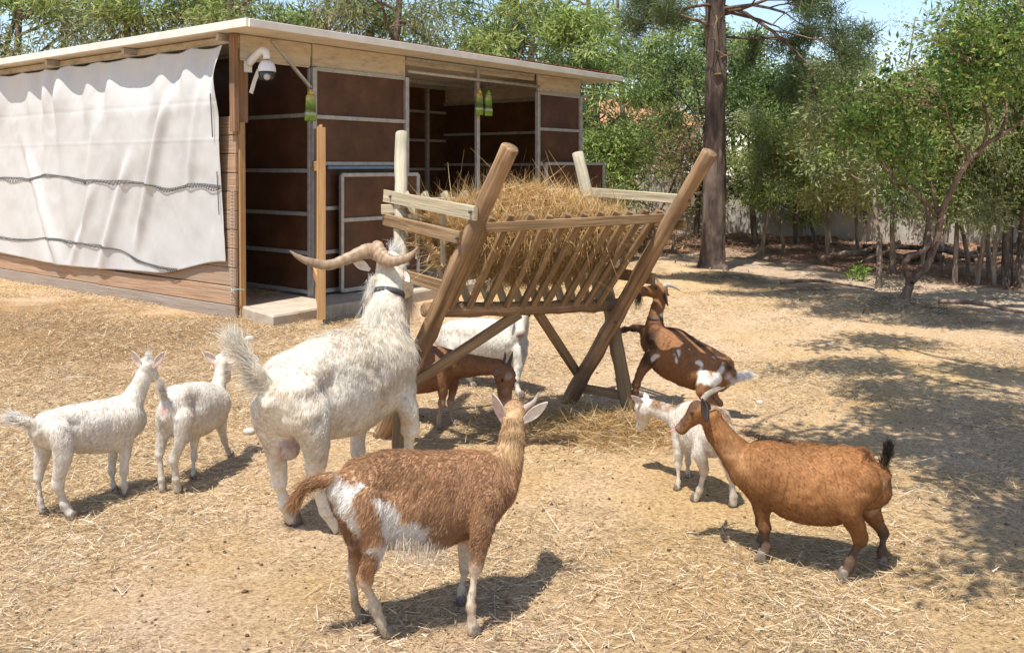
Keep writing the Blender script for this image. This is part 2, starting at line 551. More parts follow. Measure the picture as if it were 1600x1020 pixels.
def strands(base, direc, L, wid, col, normal=None, curl=0.0, seg=2, r=rng):
    """thin tapering ribbons; returns V, tris, C"""
    n = len(base)
    d = direc / (np.linalg.norm(direc, axis=1)[:, None] + 1e-9)
    ref = r.normal(0, 1, (n, 3)) if normal is None else np.broadcast_to(normal, (n, 3))
    side = np.cross(d, ref)
    side /= np.linalg.norm(side, axis=1)[:, None] + 1e-9
    cv = r.normal(0, 1, (n, 3)) * np.asarray(curl).reshape(-1, 1) if np.ndim(curl) else r.normal(0, curl, (n, 3))
    rows = []
    for k in range(seg + 1):
        t = k / seg
        c = base + d * (L * t)[:, None] + cv * (L * t * t)[:, None]
        w = (wid * (1 - t ** 2 * .75))[:, None]
        rows.append(c - side * w * .5)
        rows.append(c + side * w * .5)
    V = np.stack(rows, 1)
    k = 2 * (seg + 1)
    b0 = (np.arange(n) * k)[:, None]
    T = []
    for j in range(seg):
        T.append(np.concatenate([b0 + 2 * j, b0 + 2 * j + 1, b0 + 2 * j + 3], 1))
        T.append(np.concatenate([b0 + 2 * j, b0 + 2 * j + 3, b0 + 2 * j + 2], 1))
    return V.reshape(-1, 3), np.concatenate(T), np.repeat(col, k, 0)


def make_straw():
    r = np.random.default_rng(5)
    n = 480000
    # more strands near the camera, thinning with distance
    u = r.random(n)
    Y = (2.6 ** .3 + u * (13.5 ** .3 - 2.6 ** .3)) ** (1 / .3)
    X = (r.random(n) * 2 - 1) * .60 * Y
    pp = np.stack([X, Y, 0 * X], -1)
    dens = .40 + .65 * fbm(pp * .9, 4, 77) * 1.15 + .7 * np.exp(-(((X + 4.0) / 3.0) ** 2 + ((Y - 7.5) / 2.4) ** 2)) + .9 * np.exp(-(((X - .6) / .35) ** 2 + ((Y - 5.4) / .3) ** 2))
    s = bank_s(X, Y)
    keep = (r.random(n) < dens) & ~((s > -.2) & (Y > 8.5))
    X, Y, pp = X[keep], Y[keep], pp[keep]
    n = len(X)
    ang = r.random(n) * 2 * np.pi
    hv = np.exp(-(((X + 4.6) / 2.6) ** 2 + ((Y - 8.2) / 2.2) ** 2))
    hu = np.exp(-(((X - .62) / .35) ** 2 + ((Y - 5.45) / .28) ** 2))
    tilt = r.normal(.0, .20, n) + .35 * np.maximum(hv, hu) * np.abs(r.normal(0, 1, n))
    d = np.stack([np.cos(ang), np.sin(ang), np.abs(tilt)], -1)
    L = np.clip(r.lognormal(-3.5, .6, n), .010, .22)
    wd = np.clip(r.normal(.0026, .0011, n), .0012, .0065) * (1 + .09 * np.maximum(Y - 4, 0))
    base = np.stack([X, Y, ground_z(X, Y) + .003 + .02 * r.random(n) ** 3 + .03 * np.maximum(hv, hu) * r.random(n)], -1)
    pal = np.array([[.64, .50, .32], [.57, .43, .24], [.46, .335, .185], [.74, .64, .48], [.32, .225, .13], [.56, .45, .32], [.16, .115, .075]])
    pr = np.array([.22, .22, .20, .08, .14, .05, .09])
    ci = r.choice(7, n, p=pr / pr.sum())
    dk = (r.random(n) < hv * .75)
    ci[dk] = r.choice([2, 4, 4, 6, 1], dk.sum())
    C = pal[ci] * (1 + r.normal(0, .10, (n, 1)))
    V, T, CC = strands(base, d, L, wd, np.clip(C, .02, .85), curl=.12, seg=1, r=r)
    tag(link('straw', fast_mesh('straw', V, T, False, CC), M['straw']), 'loose straw strewn over the trodden yard', 'straw', kind='stuff')
    # small droppings, bark chips and crumbs of soil
    n = 2400
    Y = (2.6 ** .5 + r.random(n) * (11 ** .5 - 2.6 ** .5)) ** 2
    X = (r.random(n) * 2 - 1) * .60 * Y
    sz = np.clip(r.lognormal(-5.75, .42, n), .002, .008)
    ico = np.array([[1, 0, 0], [-1, 0, 0], [0, 1, 0], [0, -1, 0], [0, 0, 1], [0, 0, -1]], float)
    fc = np.array([[0, 2, 4], [2, 1, 4], [1, 3, 4], [3, 0, 4], [2, 0, 5], [1, 2, 5], [3, 1, 5], [0, 3, 5]])
    st = 1 + r.random((n, 1, 3)) * np.array([1.2, .6, .2])
    a = r.random(n) * 6.28
    v = ico[None] * sz[:, None, None] * st
    vx = v[..., 0] * np.cos(a)[:, None] - v[..., 1] * np.sin(a)[:, None]
    vy = v[..., 0] * np.sin(a)[:, None] + v[..., 1] * np.cos(a)[:, None]
    v = np.stack([vx, vy, v[..., 2]], -1) + np.stack([X, Y, ground_z(X, Y) + sz * .5], -1)[:, None]
    pal = np.array([[.10, .065, .04], [.16, .10, .06], [.06, .045, .035], [.30, .22, .14], [.55, .50, .43]])
    C = pal[r.choice(5, n, p=[.3, .27, .15, .23, .05])]
    tag(link('debris', fast_mesh('debris', v.reshape(-1, 3), (fc[None] + (np.arange(n) * 6)[:, None, None]).reshape(-1, 3), True, np.repeat(C, 6, 0)), M['straw']),
        'dark crumbs, droppings and chips scattered on the yard', 'debris', kind='stuff')
    # leaf litter in the wood
    n = 26000
    X = r.random(n) * 16 - 1
    Y = 9 + r.random(n) * 12
    s = bank_s(X, Y)
    keep = (s > -1.3) & (r.random(n) < np.where(s < 2.4, .12, .8)) | (Y > 15.5)
    X, Y = X[keep], Y[keep]
    n = len(X)
    d = np.stack([r.normal(0, 1, n), r.normal(0, 1, n), np.abs(r.normal(0, .25, n))], -1)
    pal = np.array([[.30, .16, .09], [.22, .13, .08], [.40, .25, .15], [.14, .09, .06], [.46, .36, .26]])
    V, T, CC = strands(np.stack([X, Y, ground_z(X, Y) + .006], -1), d, .04 + .08 * r.random(n), .012 + .018 * r.random(n), pal[r.choice(5, n)], normal=(0, 0, 1), curl=.1, r=r)
    tag(link('leaf_litter', fast_mesh('leaf_litter', V, T, False, CC), M['straw']), 'reddish brown leaf litter under the trees', 'leaf litter', kind='stuff')


make_straw()

# ================================================================== SHED
PU = np.array([.617, .787, 0.])          # along the open right-hand face
PV = np.array([-.787, .617, 0.])         # along the curtained left-hand face
P0 = np.array([-2.87, 9.47, 0.])
NR, NL = -PV, -PU                        # outward normals


def sh(s, t, z, nr=0.0):
    """shed coordinates: s along right face, t along left face (depth), z up, nr out of the right face"""
    return P0 + PU * s + PV * t + NR * nr + np.array([0, 0, z])


shed = empty('goat_shed', tuple(P0))
tag(shed, 'long low goat shed of brown panels with flat white roof', 'shed')


def spart(name, mat, parent, *pl, **k):
    mb = MB()
    for a in pl: mb.add(*plank(*a[:-1], **a[-1]) if isinstance(a[-1], dict) else plank(*a))
    return mb.build(name, mat, parent)


def bx(name, mat, a, b, w, h, up=(0, 0, 1), parent=None, ch=.004):
    mb = MB().add(*plank(a, b, w, h, up, ch))
    return mb.build(name, mat, parent or shed)


SL = .13                                  # slab height
# concrete base and ragged threshold
mb = MB()
outl = [sh(.07, .0, 0, .02), sh(.0, 0, 0, .30), sh(-.06, 0, 0, .70), sh(.25, 0, 0, .68), sh(1.2, 0, 0, .64), sh(2.6, 0, 0, .60), sh(4.2, 0, 0, .60), sh(6.6, 0, 0, .6), sh(6.7, 0, 0, -.1), sh(6.6, 4.4, 0), sh(.09, 4.4, 0)]
nn = len(outl)
pts = []
for k in range(nn):                       # subdivide so the edge can be ragged
    a, b = outl[k], outl[(k + 1) % nn]
    m = max(1, int(np.linalg.norm(b - a) / .18))
    for j in range(m): pts.append(a + (b - a) * j / m)
pts = np.array(pts)
pts[:, :2] += .025 * np.stack([vnoise(pts * 3.1, 1), vnoise(pts * 3.7, 2)], -1)
nn = len(pts)
top = pts.copy(); top[:, 2] = SL + .012 * vnoise(pts * 2.2, 4)
cen = top.mean(0); inn = top * .97 + cen * .03; inn[:, 2] = SL
bot = pts.copy(); bot[:, 2] = -.15
top2 = top.copy(); top2[:, 2] -= .02; top2[:, :2] += (top2[:, :2] - cen[:2]) * .004
V = np.concatenate([bot, top2, top, inn, [cen * [1, 1, 0] + [0, 0, SL]]])
ar = np.arange(nn); nx = (ar + 1) % nn
F4 = np.concatenate([np.stack([ar + o * nn, nx + o * nn, nx + (o + 1) * nn, ar + (o + 1) * nn], -1) for o in range(3)])
F3 = np.stack([ar + 3 * nn, nx + 3 * nn, np.full(nn, 4 * nn)], -1)
mb.add(V, [F4, F3]).build('concrete_base', M['concrete'], shed)

# roof: thin slab with white edge trim and red sheet on top
def slab(name, mat, s0, s1, t0, t1, z0, z1, n=1):
    c = [sh(s0, t0, z0), sh(s1, t0, z0), sh(s1, t1, z0), sh(s0, t1, z0), sh(s0, t0, z1), sh(s1, t0, z1), sh(s1, t1, z1), sh(s0, t1, z1)]
    return MB().add(np.array(c), [np.array([(0, 1, 2, 3), (4, 5, 6, 7), (0, 1, 5, 4), (1, 2, 6, 5), (2, 3, 7, 6), (3, 0, 4, 7)])]).build(name, mat, shed)


s0, s1, t0, t1 = -.25, 6.78, -.55, 6.6
roof = slab('roof', M['roofwhite'], s0 + .03, s1 - .03, t0 + .03, 9.2, 2.985, 3.035)
for (a, b, h) in ((sh(s0, t0, 3.015), sh(s0, 9.2, 3.015), .085), (sh(s0, t0, 3.012), sh(s1, t0, 2.985), .08), (sh(s1, t0, 2.99), sh(s1, 9.2, 2.99), .08)):
    bx('edge_trim', M['roofwhite'], a, b, .05, h, parent=roof)
# corrugated red sheet
mb = MB()
k = np.arange(s0 + .02, s1 - .02, .06)
zz = 3.062 + .012 * (np.arange(len(k)) % 2)
V = np.concatenate([[sh(a, t0 + .06, z) for a, z in zip(k, zz)], [sh(a, 9.15, z) for a, z in zip(k, zz)]])
m = len(k)
i = np.arange(m - 1)
mb.add(V, [np.stack([i, i + 1, i + 1 + m, i + m], -1)]).build('roof_sheet', M['roofred'], roof)
for t in (.12, 2.0, 3.9, 5.8, 7.7):       # rafters under the roof, seen over the curtain
    bx('rafter', M['galv'], sh(s0 + .1, t, 2.945), sh(6.6, t, 2.945), .05, .07)
bx('wall_beam', M['fascia'], sh(.0, .02, 2.90), sh(.98, .02, 2.90), .05, .13)
bx('wall_plate', M['fascia'], sh(.05, .1, 2.935), sh(.05, 9.0, 2.935), .06, .08)

# fascia boards over the right-hand face
for a, b in ((.03, .96), (.99, 2.46), (5.26, 6.40)):
    bx('fascia_board', M['fascia'], sh(a, .0, 2.85), sh(b, .0, 2.85), .03, .255)
bx('opening_beam', M['fascia'], sh(2.47, .06, 2.93), sh(5.25, .06, 2.93), .03, .10)
bx('diagonal_brace', M['galv'], sh(.42, -.03, 2.95), sh(.95, -.03, 2.48), .04, .03)

# brown panels and galvanised rails of the right-hand face
def panel_bay(parent, org, a, b, zs, y, post=True, mat=M['panel']):
    """panels between rails; org maps (u, offset, z)"""
    for z0, z1 in zip(zs[:-1], zs[1:]):
        bx('panel', mat, org(a, y, (z0 + z1) / 2), org(b, y, (z0 + z1) / 2), .016, z1 - z0 - .004, parent=parent)
    for z in zs:
        bx('rail', M['galv'], org(a, y - .012, z), org(b, y - .012, z), .045, .045, parent=parent)


face = lambda u, o, z: sh(u, o, z)
panel_bay(shed, face, 1.03, 2.44, [SL + .05, .62, 1.12, 1.63, 2.16, 2.70], .0)
panel_bay(shed, face, 5.29, 6.36, [SL + .05, .62, 1.12, 1.63, 2.16, 2.70], .0)
for s, h in ((1.0, 2.98), (2.47, 2.98), (5.25, 2.98), (6.39, 2.98)):
    bx('post', M['galv'], sh(s, -.02, SL), sh(s, -.02, h - .27), .06, .06, up=PU)
bx('pipe_post', M['galv'], sh(3.9, .02, SL), sh(3.9, .02, 2.96), .055, .055, up=PU)
mb = MB().add(*loft([sh(2.47, -.05, 2.79), sh(5.25, -.05, 2.785)], .022, .022, seg=10)); mb.build('top_pipe', M['galv'], shed, True)
bx('head_rail', M['galv'], sh(2.5, .02, 2.955), sh(5.2, .02, 2.955), .04, .04)

# partition seen through the entry (parallel to the curtained face)
part = lambda u, o, z: sh(1.0 + o, u, z)
panel_bay(shed, part, .02, 4.3, [SL + .05, .62, 1.06, 1.55, 2.18, 2.95], .0)
bx('post', M['galv'], sh(.985, .03, SL), sh(.985, .03, 2.7), .04, .04, up=PU)
bx('entry_lintel', M['fascia'], sh(.03, -.015, 2.715), sh(.94, -.015, 2.715), .02, .02)

# back wall and right end of the interior
back = lambda u, o, z: sh(u, 2.9 + o, z)
panel_bay(shed, back, 1.05, 6.4, [SL + .05, .62, 1.06, 1.55, 2.05, 2.55, 2.98], .0)
for s in (1.6, 2.9, 3.55, 4.7, 5.9):
    bx('post', M['galv'], sh(s, 2.86, SL), sh(s, 2.86, 2.95), .07, .05, up=PU)
endw = lambda u, o, z: sh(6.4 + o, u, z)
panel_bay(shed, endw, .03, 9.0, [SL + .05, .62, 1.12, 1.63, 2.16, 2.70], .0)
bx('end_fascia', M['fascia'], sh(6.41, .03, 2.85), sh(6.41, 9.0, 2.85), .02, .25)

# half doors hung outside
def half_door(a, b, off, z0, z1, zm):
    d = empty('half_door', (0, 0, 0), shed)
    d.location = -Vector(P0)
    d.location = (0, 0, 0)
    org = lambda u, o, z: sh(u, -off + o, z)
    for p, q in ((z0, zm), (zm, z1)):
        bx('panel', M['panel'], org(a, 0, (p + q) / 2), org(b, 0, (p + q) / 2), .014, q - p, parent=d)
    for z in (z0, zm, z1):
        bx('rail', M['galv'], org(a, -.01, z), org(b, -.01, z), .04, .045, parent=d)
    for u in (a, b):
        bx('stile', M['galv'], org(u, -.014, z0), org(u, -.014, z1), .045, .045, up=PU, parent=d)


half_door(1.33, 2.58, .10, .17, 1.50, .98)
half_door(5.33, 6.93, .10, .17, 1.64, 1.18)
bx('blue_strip', M['bluestrip'], sh(1.16, -.07, 1.585), sh(2.44, -.07, 1.585), .03, .035)

# open plank door seen edge-on
dh, de = sh(1.0, -.06, 0), np.array([-1.915, 9.12, 0.])
door = empty('plank_door', (0, 0, 0), shed)
dd = nrm(de - dh)
for k in range(5):
    a = dh + (de - dh) * (k / 5 + .004)
    b = dh + (de - dh) * ((k + 1) / 5 - .004)
    c = (a + b) / 2
    bx('plank', M['orange'], c + [0, 0, SL + .02 - .0], c + [0, 0, 2.02 - .02 * (k % 2)], np.linalg.norm(b - a), .03, up=np.cross(dd, [0, 0, 1]), parent=door)
bx('door_post', M['orange'], de + dd * .02 + [0, 0, SL - .06], de + dd * .02 + [0, 0, 1.99], .055, .085, up=np.cross(dd, [0, 0, 1]), parent=door)
for z in (.45, 1.6):
    bx('ledge', M['orange'], dh + np.cross(dd, [0, 0, 1]) * .03 + [0, 0, z], de + np.cross(dd, [0, 0, 1]) * .03 + [0, 0, z], .03, .10, parent=door)

# corner posts
bx('corner_post', M['orange'], sh(.075, .02, 0), sh(.06, .02, 2.06), .075, .07, up=PU)
bx('corner_post', M['brownpost'], sh(.085, .03, 2.06), sh(.085, .03, 2.98), .13, .045, up=PV)
bx('corner_batten', M['brownpost'], sh(-.02, .005, 1.96), sh(-.035, .005, 2.97), .085, .06, up=PU)
bx('post', M['galv'], sh(.10, .12, SL), sh(.10, .12, 2.95), .06, .06, up=PU)

# board wall under the curtain
xs = [0.0, 2.82, 5.65, 8.8]
zs = np.arange(-.05, 1.96, .198)
for r_, z in enumerate(zs):
    for k in range(3):
        m_ = M['board_grey'] if r_ == 0 else M['board']
        yo = rng.normal(0, .003)
        mb = MB().add(*plank(sh(.0 + yo, xs[k] + .004, z + .097), sh(.0 + yo, xs[k + 1] - .004, z + .097 + rng.normal(0, .004)), .028, .192, ch=.006))
        mb.build('board', m_, shed)
for t in (.05, 2.82, 5.65, 8.75):
    bx('stud', M['brownpost'], sh(.05, t, 0), sh(.05, t, 2.8), .06, .06, up=PU)
# strip of wire netting stapled to the corner
mb = MB()
for k in range(70):
    z = .18 + k * .017
    for j in range(3):
        a = sh(-.024, .012 + j * .022 + (.011 if k % 2 else 0), z)
        b = sh(-.024 - .008 * (j % 2), .012 + j * .022 + (0 if k % 2 else .011), z + .017)
        mb.add(*loft([a, b], .0022, .0022, seg=4, cap=False))
mb.build('wire_netting', M['galv'], shed)
# hasp and knotted string on the corner
mb = MB().add(*loft(catmull([sh(-.03, .04, .32), sh(-.05, 0, .31), sh(-.02, -.04, .325), sh(.05, -.06, .315)], 4), .005, .005, seg=6))
mb.build('knotted_string', noise_mat('teal_string', [(.3, (.22, .42, .38)), (.7, (.32, .52, .46))], 30), shed)
# straw bedding on the entry floor
r = np.random.default_rng(8)
n = 5000
ss, tt = .1 + r.random(n) * .8, .25 + r.random(n) ** .8 * 3.2
b_ = np.array([sh(a, b, SL + .004 + .03 * c) for a, b, c in zip(ss, tt, r.random(n))])
V, T, CC = strands(b_, np.stack([r.normal(0, 1, n), r.normal(0, 1, n), np.abs(r.normal(0, .2, n))], -1), .04 + .1 * r.random(n), np.full(n, .004), np.array([.36, .26, .14]) * (1 + r.normal(0, .2, (n, 1))), curl=.15, r=r)
tag(link('bedding_straw', fast_mesh('bedding_straw', V, T, False, CC), M['straw']), 'brown straw bedding on the floor inside the shed entry', 'straw', kind='stuff')

# ---------------------------------------------------------------- curtain
tarp = empty('tarpaulin_curtain', tuple(sh(-.1, 4, 2.7)))
tag(tarp, 'creased white tarpaulin curtain hung along the shed wall', 'tarpaulin')


def tarp_off(t, v, z):
    """distance out of the wall; v 0 at hem .. 1 at top"""
    ph = t * 9.6 + 1.9 * np.sin(t * 1.7) + 1.1 * np.sin(t * 4.1 + 2)
    big = .35 + .65 * (.5 + .5 * np.sin(t * 3.7 + 1.1)) ** 1.5
    fold = .5 + .5 * np.sin(ph)
    fold = fold ** 1.4
    o = .03 + .13 * fold * big * np.exp(-((v - .87) / .12) ** 2) + .02 * fold * v
    o = o + .085 * np.sin(np.pi * np.clip(v, 0, 1) ** 1.6 * .9) * (1 - sstep(.72, .95, v)) * (.6 + .4 * np.sin(t * .9 + .4))
    # broad diagonal drag creases
    for (tc, sl, am, wd, v0, v1) in ((1.0, .75, .055, .10, .15, .85), (1.5, .9, .05, .12, .0, .55), (2.6, .35, .03, .14, .1, .75), (3.6, -.2, .03, .16, .1, .8), (4.9, -.9, .05, .13, .0, .6), (6.2, .5, .04, .15, .1, .7), (.45, .35, .03, .07, .35, .95), (2.0, 1.1, .03, .09, .0, .4)):
        q = (t - tc - sl * (1 - v) * 1.6 + .3 * sl)
        o = o + 1.25 * am * np.exp(-(q / wd) ** 2) * sstep(v0 - .1, v0 + .15, v) * (1 - sstep(v1 - .15, v1 + .1, v))
        o = o - .5 * am * np.exp(-((q - wd * 1.5) / wd) ** 2) * sstep(v0 - .1, v0 + .15, v) * (1 - sstep(v1 - .15, v1 + .1, v))
    p = np.stack([t * 1.5, z * 1.5, 0 * t], -1)
    o = o + .010 * fbm(p, 3, 12) + .006 * fbm(np.stack([t * 5.5, z * 3.2 + t * 2, 0 * t], -1), 3, 52) * (.4 + .6 * v) + .005 * (1 - np.abs(vnoise(np.stack([t * 2.6 + z * .7, z * .55 - t * .25, 0 * t], -1), 44))) ** 7 + .002 * (1 - np.abs(vnoise(np.stack([t * 3.1 - z * 1.5, z * 1.3 + t * .5, 0 * t], -1), 47))) ** 8 + .003 * np.exp(-((z - 1.88) / .012) ** 2) - .003 * np.exp(-((z - 2.28) / .02) ** 2)
    return o


def tarp_hem(t):
    return .60 - .24 * sstep(.0, 1.5, t) + .03 * np.sin(t * 1.3)


def tarp_pt(t, v):
    t, v = np.asarray(t, float), np.asarray(v, float)
    top = 2.875 - .03 * np.abs(np.sin(t * 4.6))
    z = tarp_hem(t) + (top - tarp_hem(t)) * v
    o = tarp_off(t, v, z)
    base = P0[None] + np.outer(t.ravel(), PV) + np.outer(o.ravel() + .02, NL)
    base[:, 2] = z.ravel()
    return base


nt_, nv_ = 520, 150
tt = np.linspace(.09, 8.7, nt_)
vv = np.linspace(0, 1, nv_)
Tm, Vm = np.meshgrid(tt, vv)
Tm = Tm + .05 * (1 - sstep(0, .25, Tm - .1)) * (.5 + .5 * np.sin(Vm * 5))
V = tarp_pt(Tm, Vm)
idx = np.arange(nt_ * nv_).reshape(nv_, nt_)
F = np.stack([idx[:-1, :-1], idx[:-1, 1:], idx[1:, 1:], idx[1:, :-1]], -1).reshape(-1, 4)
me = fast_mesh('sheet', V, F, True)
sheet = link('sheet', me, M['tarp'], tarp)
sm = sheet.modifiers.new('thick', 'SOLIDIFY'); sm.thickness = .003; sm.offset = -1
# two lines of laced cord across the sheet
def lacing(tv, amp):
    mb = MB()
    n = len(tv)
    tv = np.array(tv)
    c = catmull(tv, 60)
    base = tarp_pt(c[:, 0], c[:, 1]) + NL * .010
    k = np.arange(len(base))
    h = amp * (.55 + .45 * np.sin(k * .045) * np.sin(k * .019 + 1))
    lo = base.copy(); lo[:, 2] -= h * (1.0 + .3 * np.sin(k * .11))
    mb.add(*loft(base[::3], .004, .004, seg=5))
    mb.add(*loft(lo[::3], .0035, .0035, seg=5))
    z = [base[i] if (i // 3) % 2 == 0 else lo[i] for i in range(0, len(base), 3)]
    mb.add(*loft(np.array(z) + NL * .004, .003, .003, seg=4))
    mb.build('laced_cord', M['cord'], tarp)


def vz(t, z):
    return (z - tarp_hem(t)) / (2.78 - tarp_hem(t))


lacing([(a, vz(a, z)) for a, z in ((.14, 1.37), (.6, 1.385), (1.1, 1.33), (1.6, 1.38), (2.2, 1.40), (2.9, 1.40), (3.4, 1.43), (4.0, 1.46), (4.5, 1.40), (5.2, 1.42), (6, 1.38), (8.5, 1.4))], .055)
lacing([(a, vz(a, z)) for a, z in ((1.0, .47), (1.35, .47), (1.8, .51), (2.2, .60), (2.7, .63), (3.4, .64), (4.0, .66), (5.2, .60), (8.5, .58))], .035)
for k in range(13):                       # hooks along the top
    t = .3 + k * .68
    a = sh(.03, t, 2.90); b = tarp_pt(np.array([t]), np.array([.985]))[0]
    MB().add(*loft([a, (a + b) / 2 + NL * .01, b], .005, .005, seg=6)).build('hook', M['cord'], tarp)
b0, b1 = tarp_pt(np.array([.2]), np.array([.78]))[0] + NL * .02, tarp_pt(np.array([.2]), np.array([.58]))[0] + NL * .03
MB().add(*loft([b0, b1], .006, .006, seg=6)).build('bungee_cord', M['cord'], tarp)
b0, b1 = tarp_pt(np.array([.17]), np.array([.42]))[0] + NL * .02, tarp_pt(np.array([.17]), np.array([.22]))[0] + NL * .03
MB().add(*loft([b0, b1], .005, .005, seg=6)).build('bungee_cord', M['cord'], tarp)

# ---------------------------------------------------------------- security camera
sc = empty('security_camera', tuple(sh(.1, -.05, 2.6)))
tag(sc, 'white dome security camera on a bracket at the shed corner', 'camera')
cb = sh(.14, .0, 2.70)
MB().add(*plank(cb + [0, 0, -.11], cb + [0, 0, .11], .10, .018, up=NR, ch=.006)).build('wall_plate', M['white_plastic'], sc)
arm = catmull([cb + NR * .01 + [0, 0, -.02], cb + NR * .10 + PU * .02 + [0, 0, .05], cb + NR * .21 + PU * .03 + [0, 0, .10], cb + NR * .27 + PU * .03 + [0, 0, .07], cb + NR * .28 + PU * .03 + [0, 0, .01]], 4)
MB().add(*loft(arm, np.linspace(.045, .04, len(arm)), np.linspace(.04, .035, len(arm)), seg=14, up=PU)).build('bracket_arm', M['white_plastic'], sc, True)
hc = cb + NR * .28 + PU * .03 + np.array([0, 0, -.02])
prof = [(0, .035), (.01, .055), (-.02, .075), (-.05, .088), (-.09, .094), (-.10, .094)]
MB().add(*loft([hc + [0, 0, z] for z, _ in prof], [q for _, q in prof], [q for _, q in prof], seg=24, up=PU)).build('housing', M['white_plastic'], sc, True)
prof = [(-.098, .086), (-.13, .085), (-.16, .078), (-.185, .06), (-.20, .035), (-.206, .012)]
dome = MB().add(*loft([hc + [0, 0, z] for z, _ in prof], [q for _, q in prof], [q for _, q in prof], seg=24, up=PU)).build('dome', M['dark_plastic'], sc, True)
ln = hc + np.array([.02, -.062, -.155])
MB().add(*loft([ln + np.array([0, .01, 0]), ln + np.array([.004, -.02, -.008]), ln + np.array([.005, -.03, -.01])], [.034, .034, .026], [.034, .034, .026], seg=16)).build('lens', M['galv'], dome, True)
mb = MB().add(*plank(cb + PU * .07 + NR * .015 + [0, 0, -.20], cb + PU * .12 + NR * .02 + [0, 0, -.08], .05, .004, up=NR))
mb.add(*plank(cb + PU * .07 + NR * .015 + [0, 0, -.20], cb + PU * .03 + NR * .01 + [0, 0, -.33], .05, .004, up=NR)).build('perforated_strap', M['white_plastic'], sc)

# ---------------------------------------------------------------- fly trap bags
def fly_trap(pos, label, cap, tint):
    e = empty('fly_trap_bag', tuple(pos))
    tag(e, label, 'fly trap', 'fly trap bags hung on the shed')
    zs_ = np.array([0, -.02, -.05, -.10, -.17, -.24, -.29, -.30])
    w_ = np.array([.03, .060, .066, .068, .072, .080, .084, .082])
    d_ = np.array([.012, .02, .024, .028, .034, .04, .018, .006])
    V, F, U = loft([pos + np.array([0, 0, z]) for z in zs_], w_, d_, seg=20, up=NR)
    h = (V[:, 2] - pos[2])
    C = np.where((h > -.10)[:, None], np.array([.62, .55, .22]), np.array([.30, .48, .06]))
    C = np.where(((h < -.11) & (h > -.15))[:, None], np.array([.62, .66, .40]), C)
    C = np.where(((h < -.15) & (h > -.18))[:, None], np.array([.14, .16, .05]), C) * tint
    MB().add(V, F, U, C).build('bag', M['bag'], e, True)
    prof = [(0, .03), (.02, .034), (.024, .022), (.045, .02), (.05, .012)]
    MB().add(*loft([pos + np.array([0, 0, z]) for z, _ in prof], [q for _, q in prof], [q for _, q in prof], seg=14, up=NR)).build('cap', cap, e, True)
    MB().add(*loft([pos + np.array([0, 0, .045]), pos + np.array([0, 0, .16])], .003, .003, seg=5)).build('string', M['cord'], e)
    # printed label band
    V, F, U = loft([pos + np.array([0, 0, -.205]), pos + np.array([0, 0, -.235])], [.079, .081], [.0385, .0412], seg=20, up=NR, cap=False)
    MB().add(V, F, U, np.array([.55, .60, .42])).build('printed_band', M['bag'], e, True)


fly_trap(sh(.86, 0, 2.40, .14), 'yellow-capped green fly trap bag beside the shed entry', M['yellow'], np.array([1, 1, 1]))
fly_trap(sh(3.80, 0, 2.60, .10), 'yellow-capped fly trap bag, left of the pair in the opening', M['yellow'], np.array([.9, .85, .8]))
fly_trap(sh(3.985, 0, 2.595, .11), 'green-capped fly trap bag, right of the pair in the opening', M['green_cap'], np.array([.8, .95, .8]))

# ---------------------------------------------------------------- hay rack
rack = empty('hay_rack', (.0, 5.5, 0))
tag(rack, 'wooden hay rack of crossed log poles with sloping slats', 'hay rack')
POLES = {'A': (np.array([-.78, 5.38, -.02]), P(797, 231, 4.6)), 'B': (np.array([-.59, 4.8, -.02]), P(627, 209, 5.7)),
         'C': (np.array([.36, 6.12, -.02]), P(1109, 239, 5.2)), 'D': (np.array([.76, 5.83, -.02]), P(903, 240, 6.2))}


def pz(k, z):
    a, b = POLES[k]
    return a + (b - a) * (z - a[2]) / (b[2] - a[2])


for k, (r0, r1, m_) in {'A': (.054, .047, 'log'), 'B': (.048, .039, 'log_grey'), 'C': (.052, .044, 'log'), 'D': (.048, .038, 'log_grey')}.items():
    V, F, U = log_pole(*POLES[k], r0, r1)
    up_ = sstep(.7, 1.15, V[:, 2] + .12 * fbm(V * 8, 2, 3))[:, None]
    shade_ = np.array([.62, .48, .36]) * (1 - up_) + up_ if m_ == 'log_grey' else np.ones(3)  # hay's shade on the grey posts' lower part, painted into the colour
    o = MB().add(V, F, U, shade_).build('post', M[m_], rack, True)
FR = (pz('A', 1.27) + [.03, .09, 0], pz('C', 1.29) + [-.02, .08, 0])
BR = (pz('B', 1.38) + [.02, -.07, 0], pz('D', 1.38) + [0, -.07, 0])
BT = (pz('A', .80) + [-.03, .07, 0], np.array([.66, 5.88, .705]))
lerp = lambda ab, t: ab[0] + (ab[1] - ab[0]) * t
MB().add(*plank(lerp(FR, -.03), lerp(FR, 1.01), .035, .055)).build('rail', M['slat'], rack)
MB().add(*plank(lerp(BR, -.02), lerp(BR, 1.02), .035, .06)).build('rail', M['slat_grey'], rack)
MB().add(*log_pole(lerp(BT, -.04), lerp(BT, 1.04), .043, .040)).build('rail', M['log'], rack, True)
us = [.035, .125, .225, .325, .42, .51, .595, .68, .76, .845, .93]
for u in us:
    j = rng.normal(0, .008)
    a = lerp(FR, u) + np.array([0, .032, 0]); b = lerp(BT, .06 + u * .90 + j) + np.array([0.01, -.045, .03])
    d = nrm(a - b)
    MB().add(*plank(b - d * .03, a + d * (.055 + rng.random() * .02), .040, .026, up=(.5, -.8, .5), jit=.001)).build('slat', M['slat'], rack)
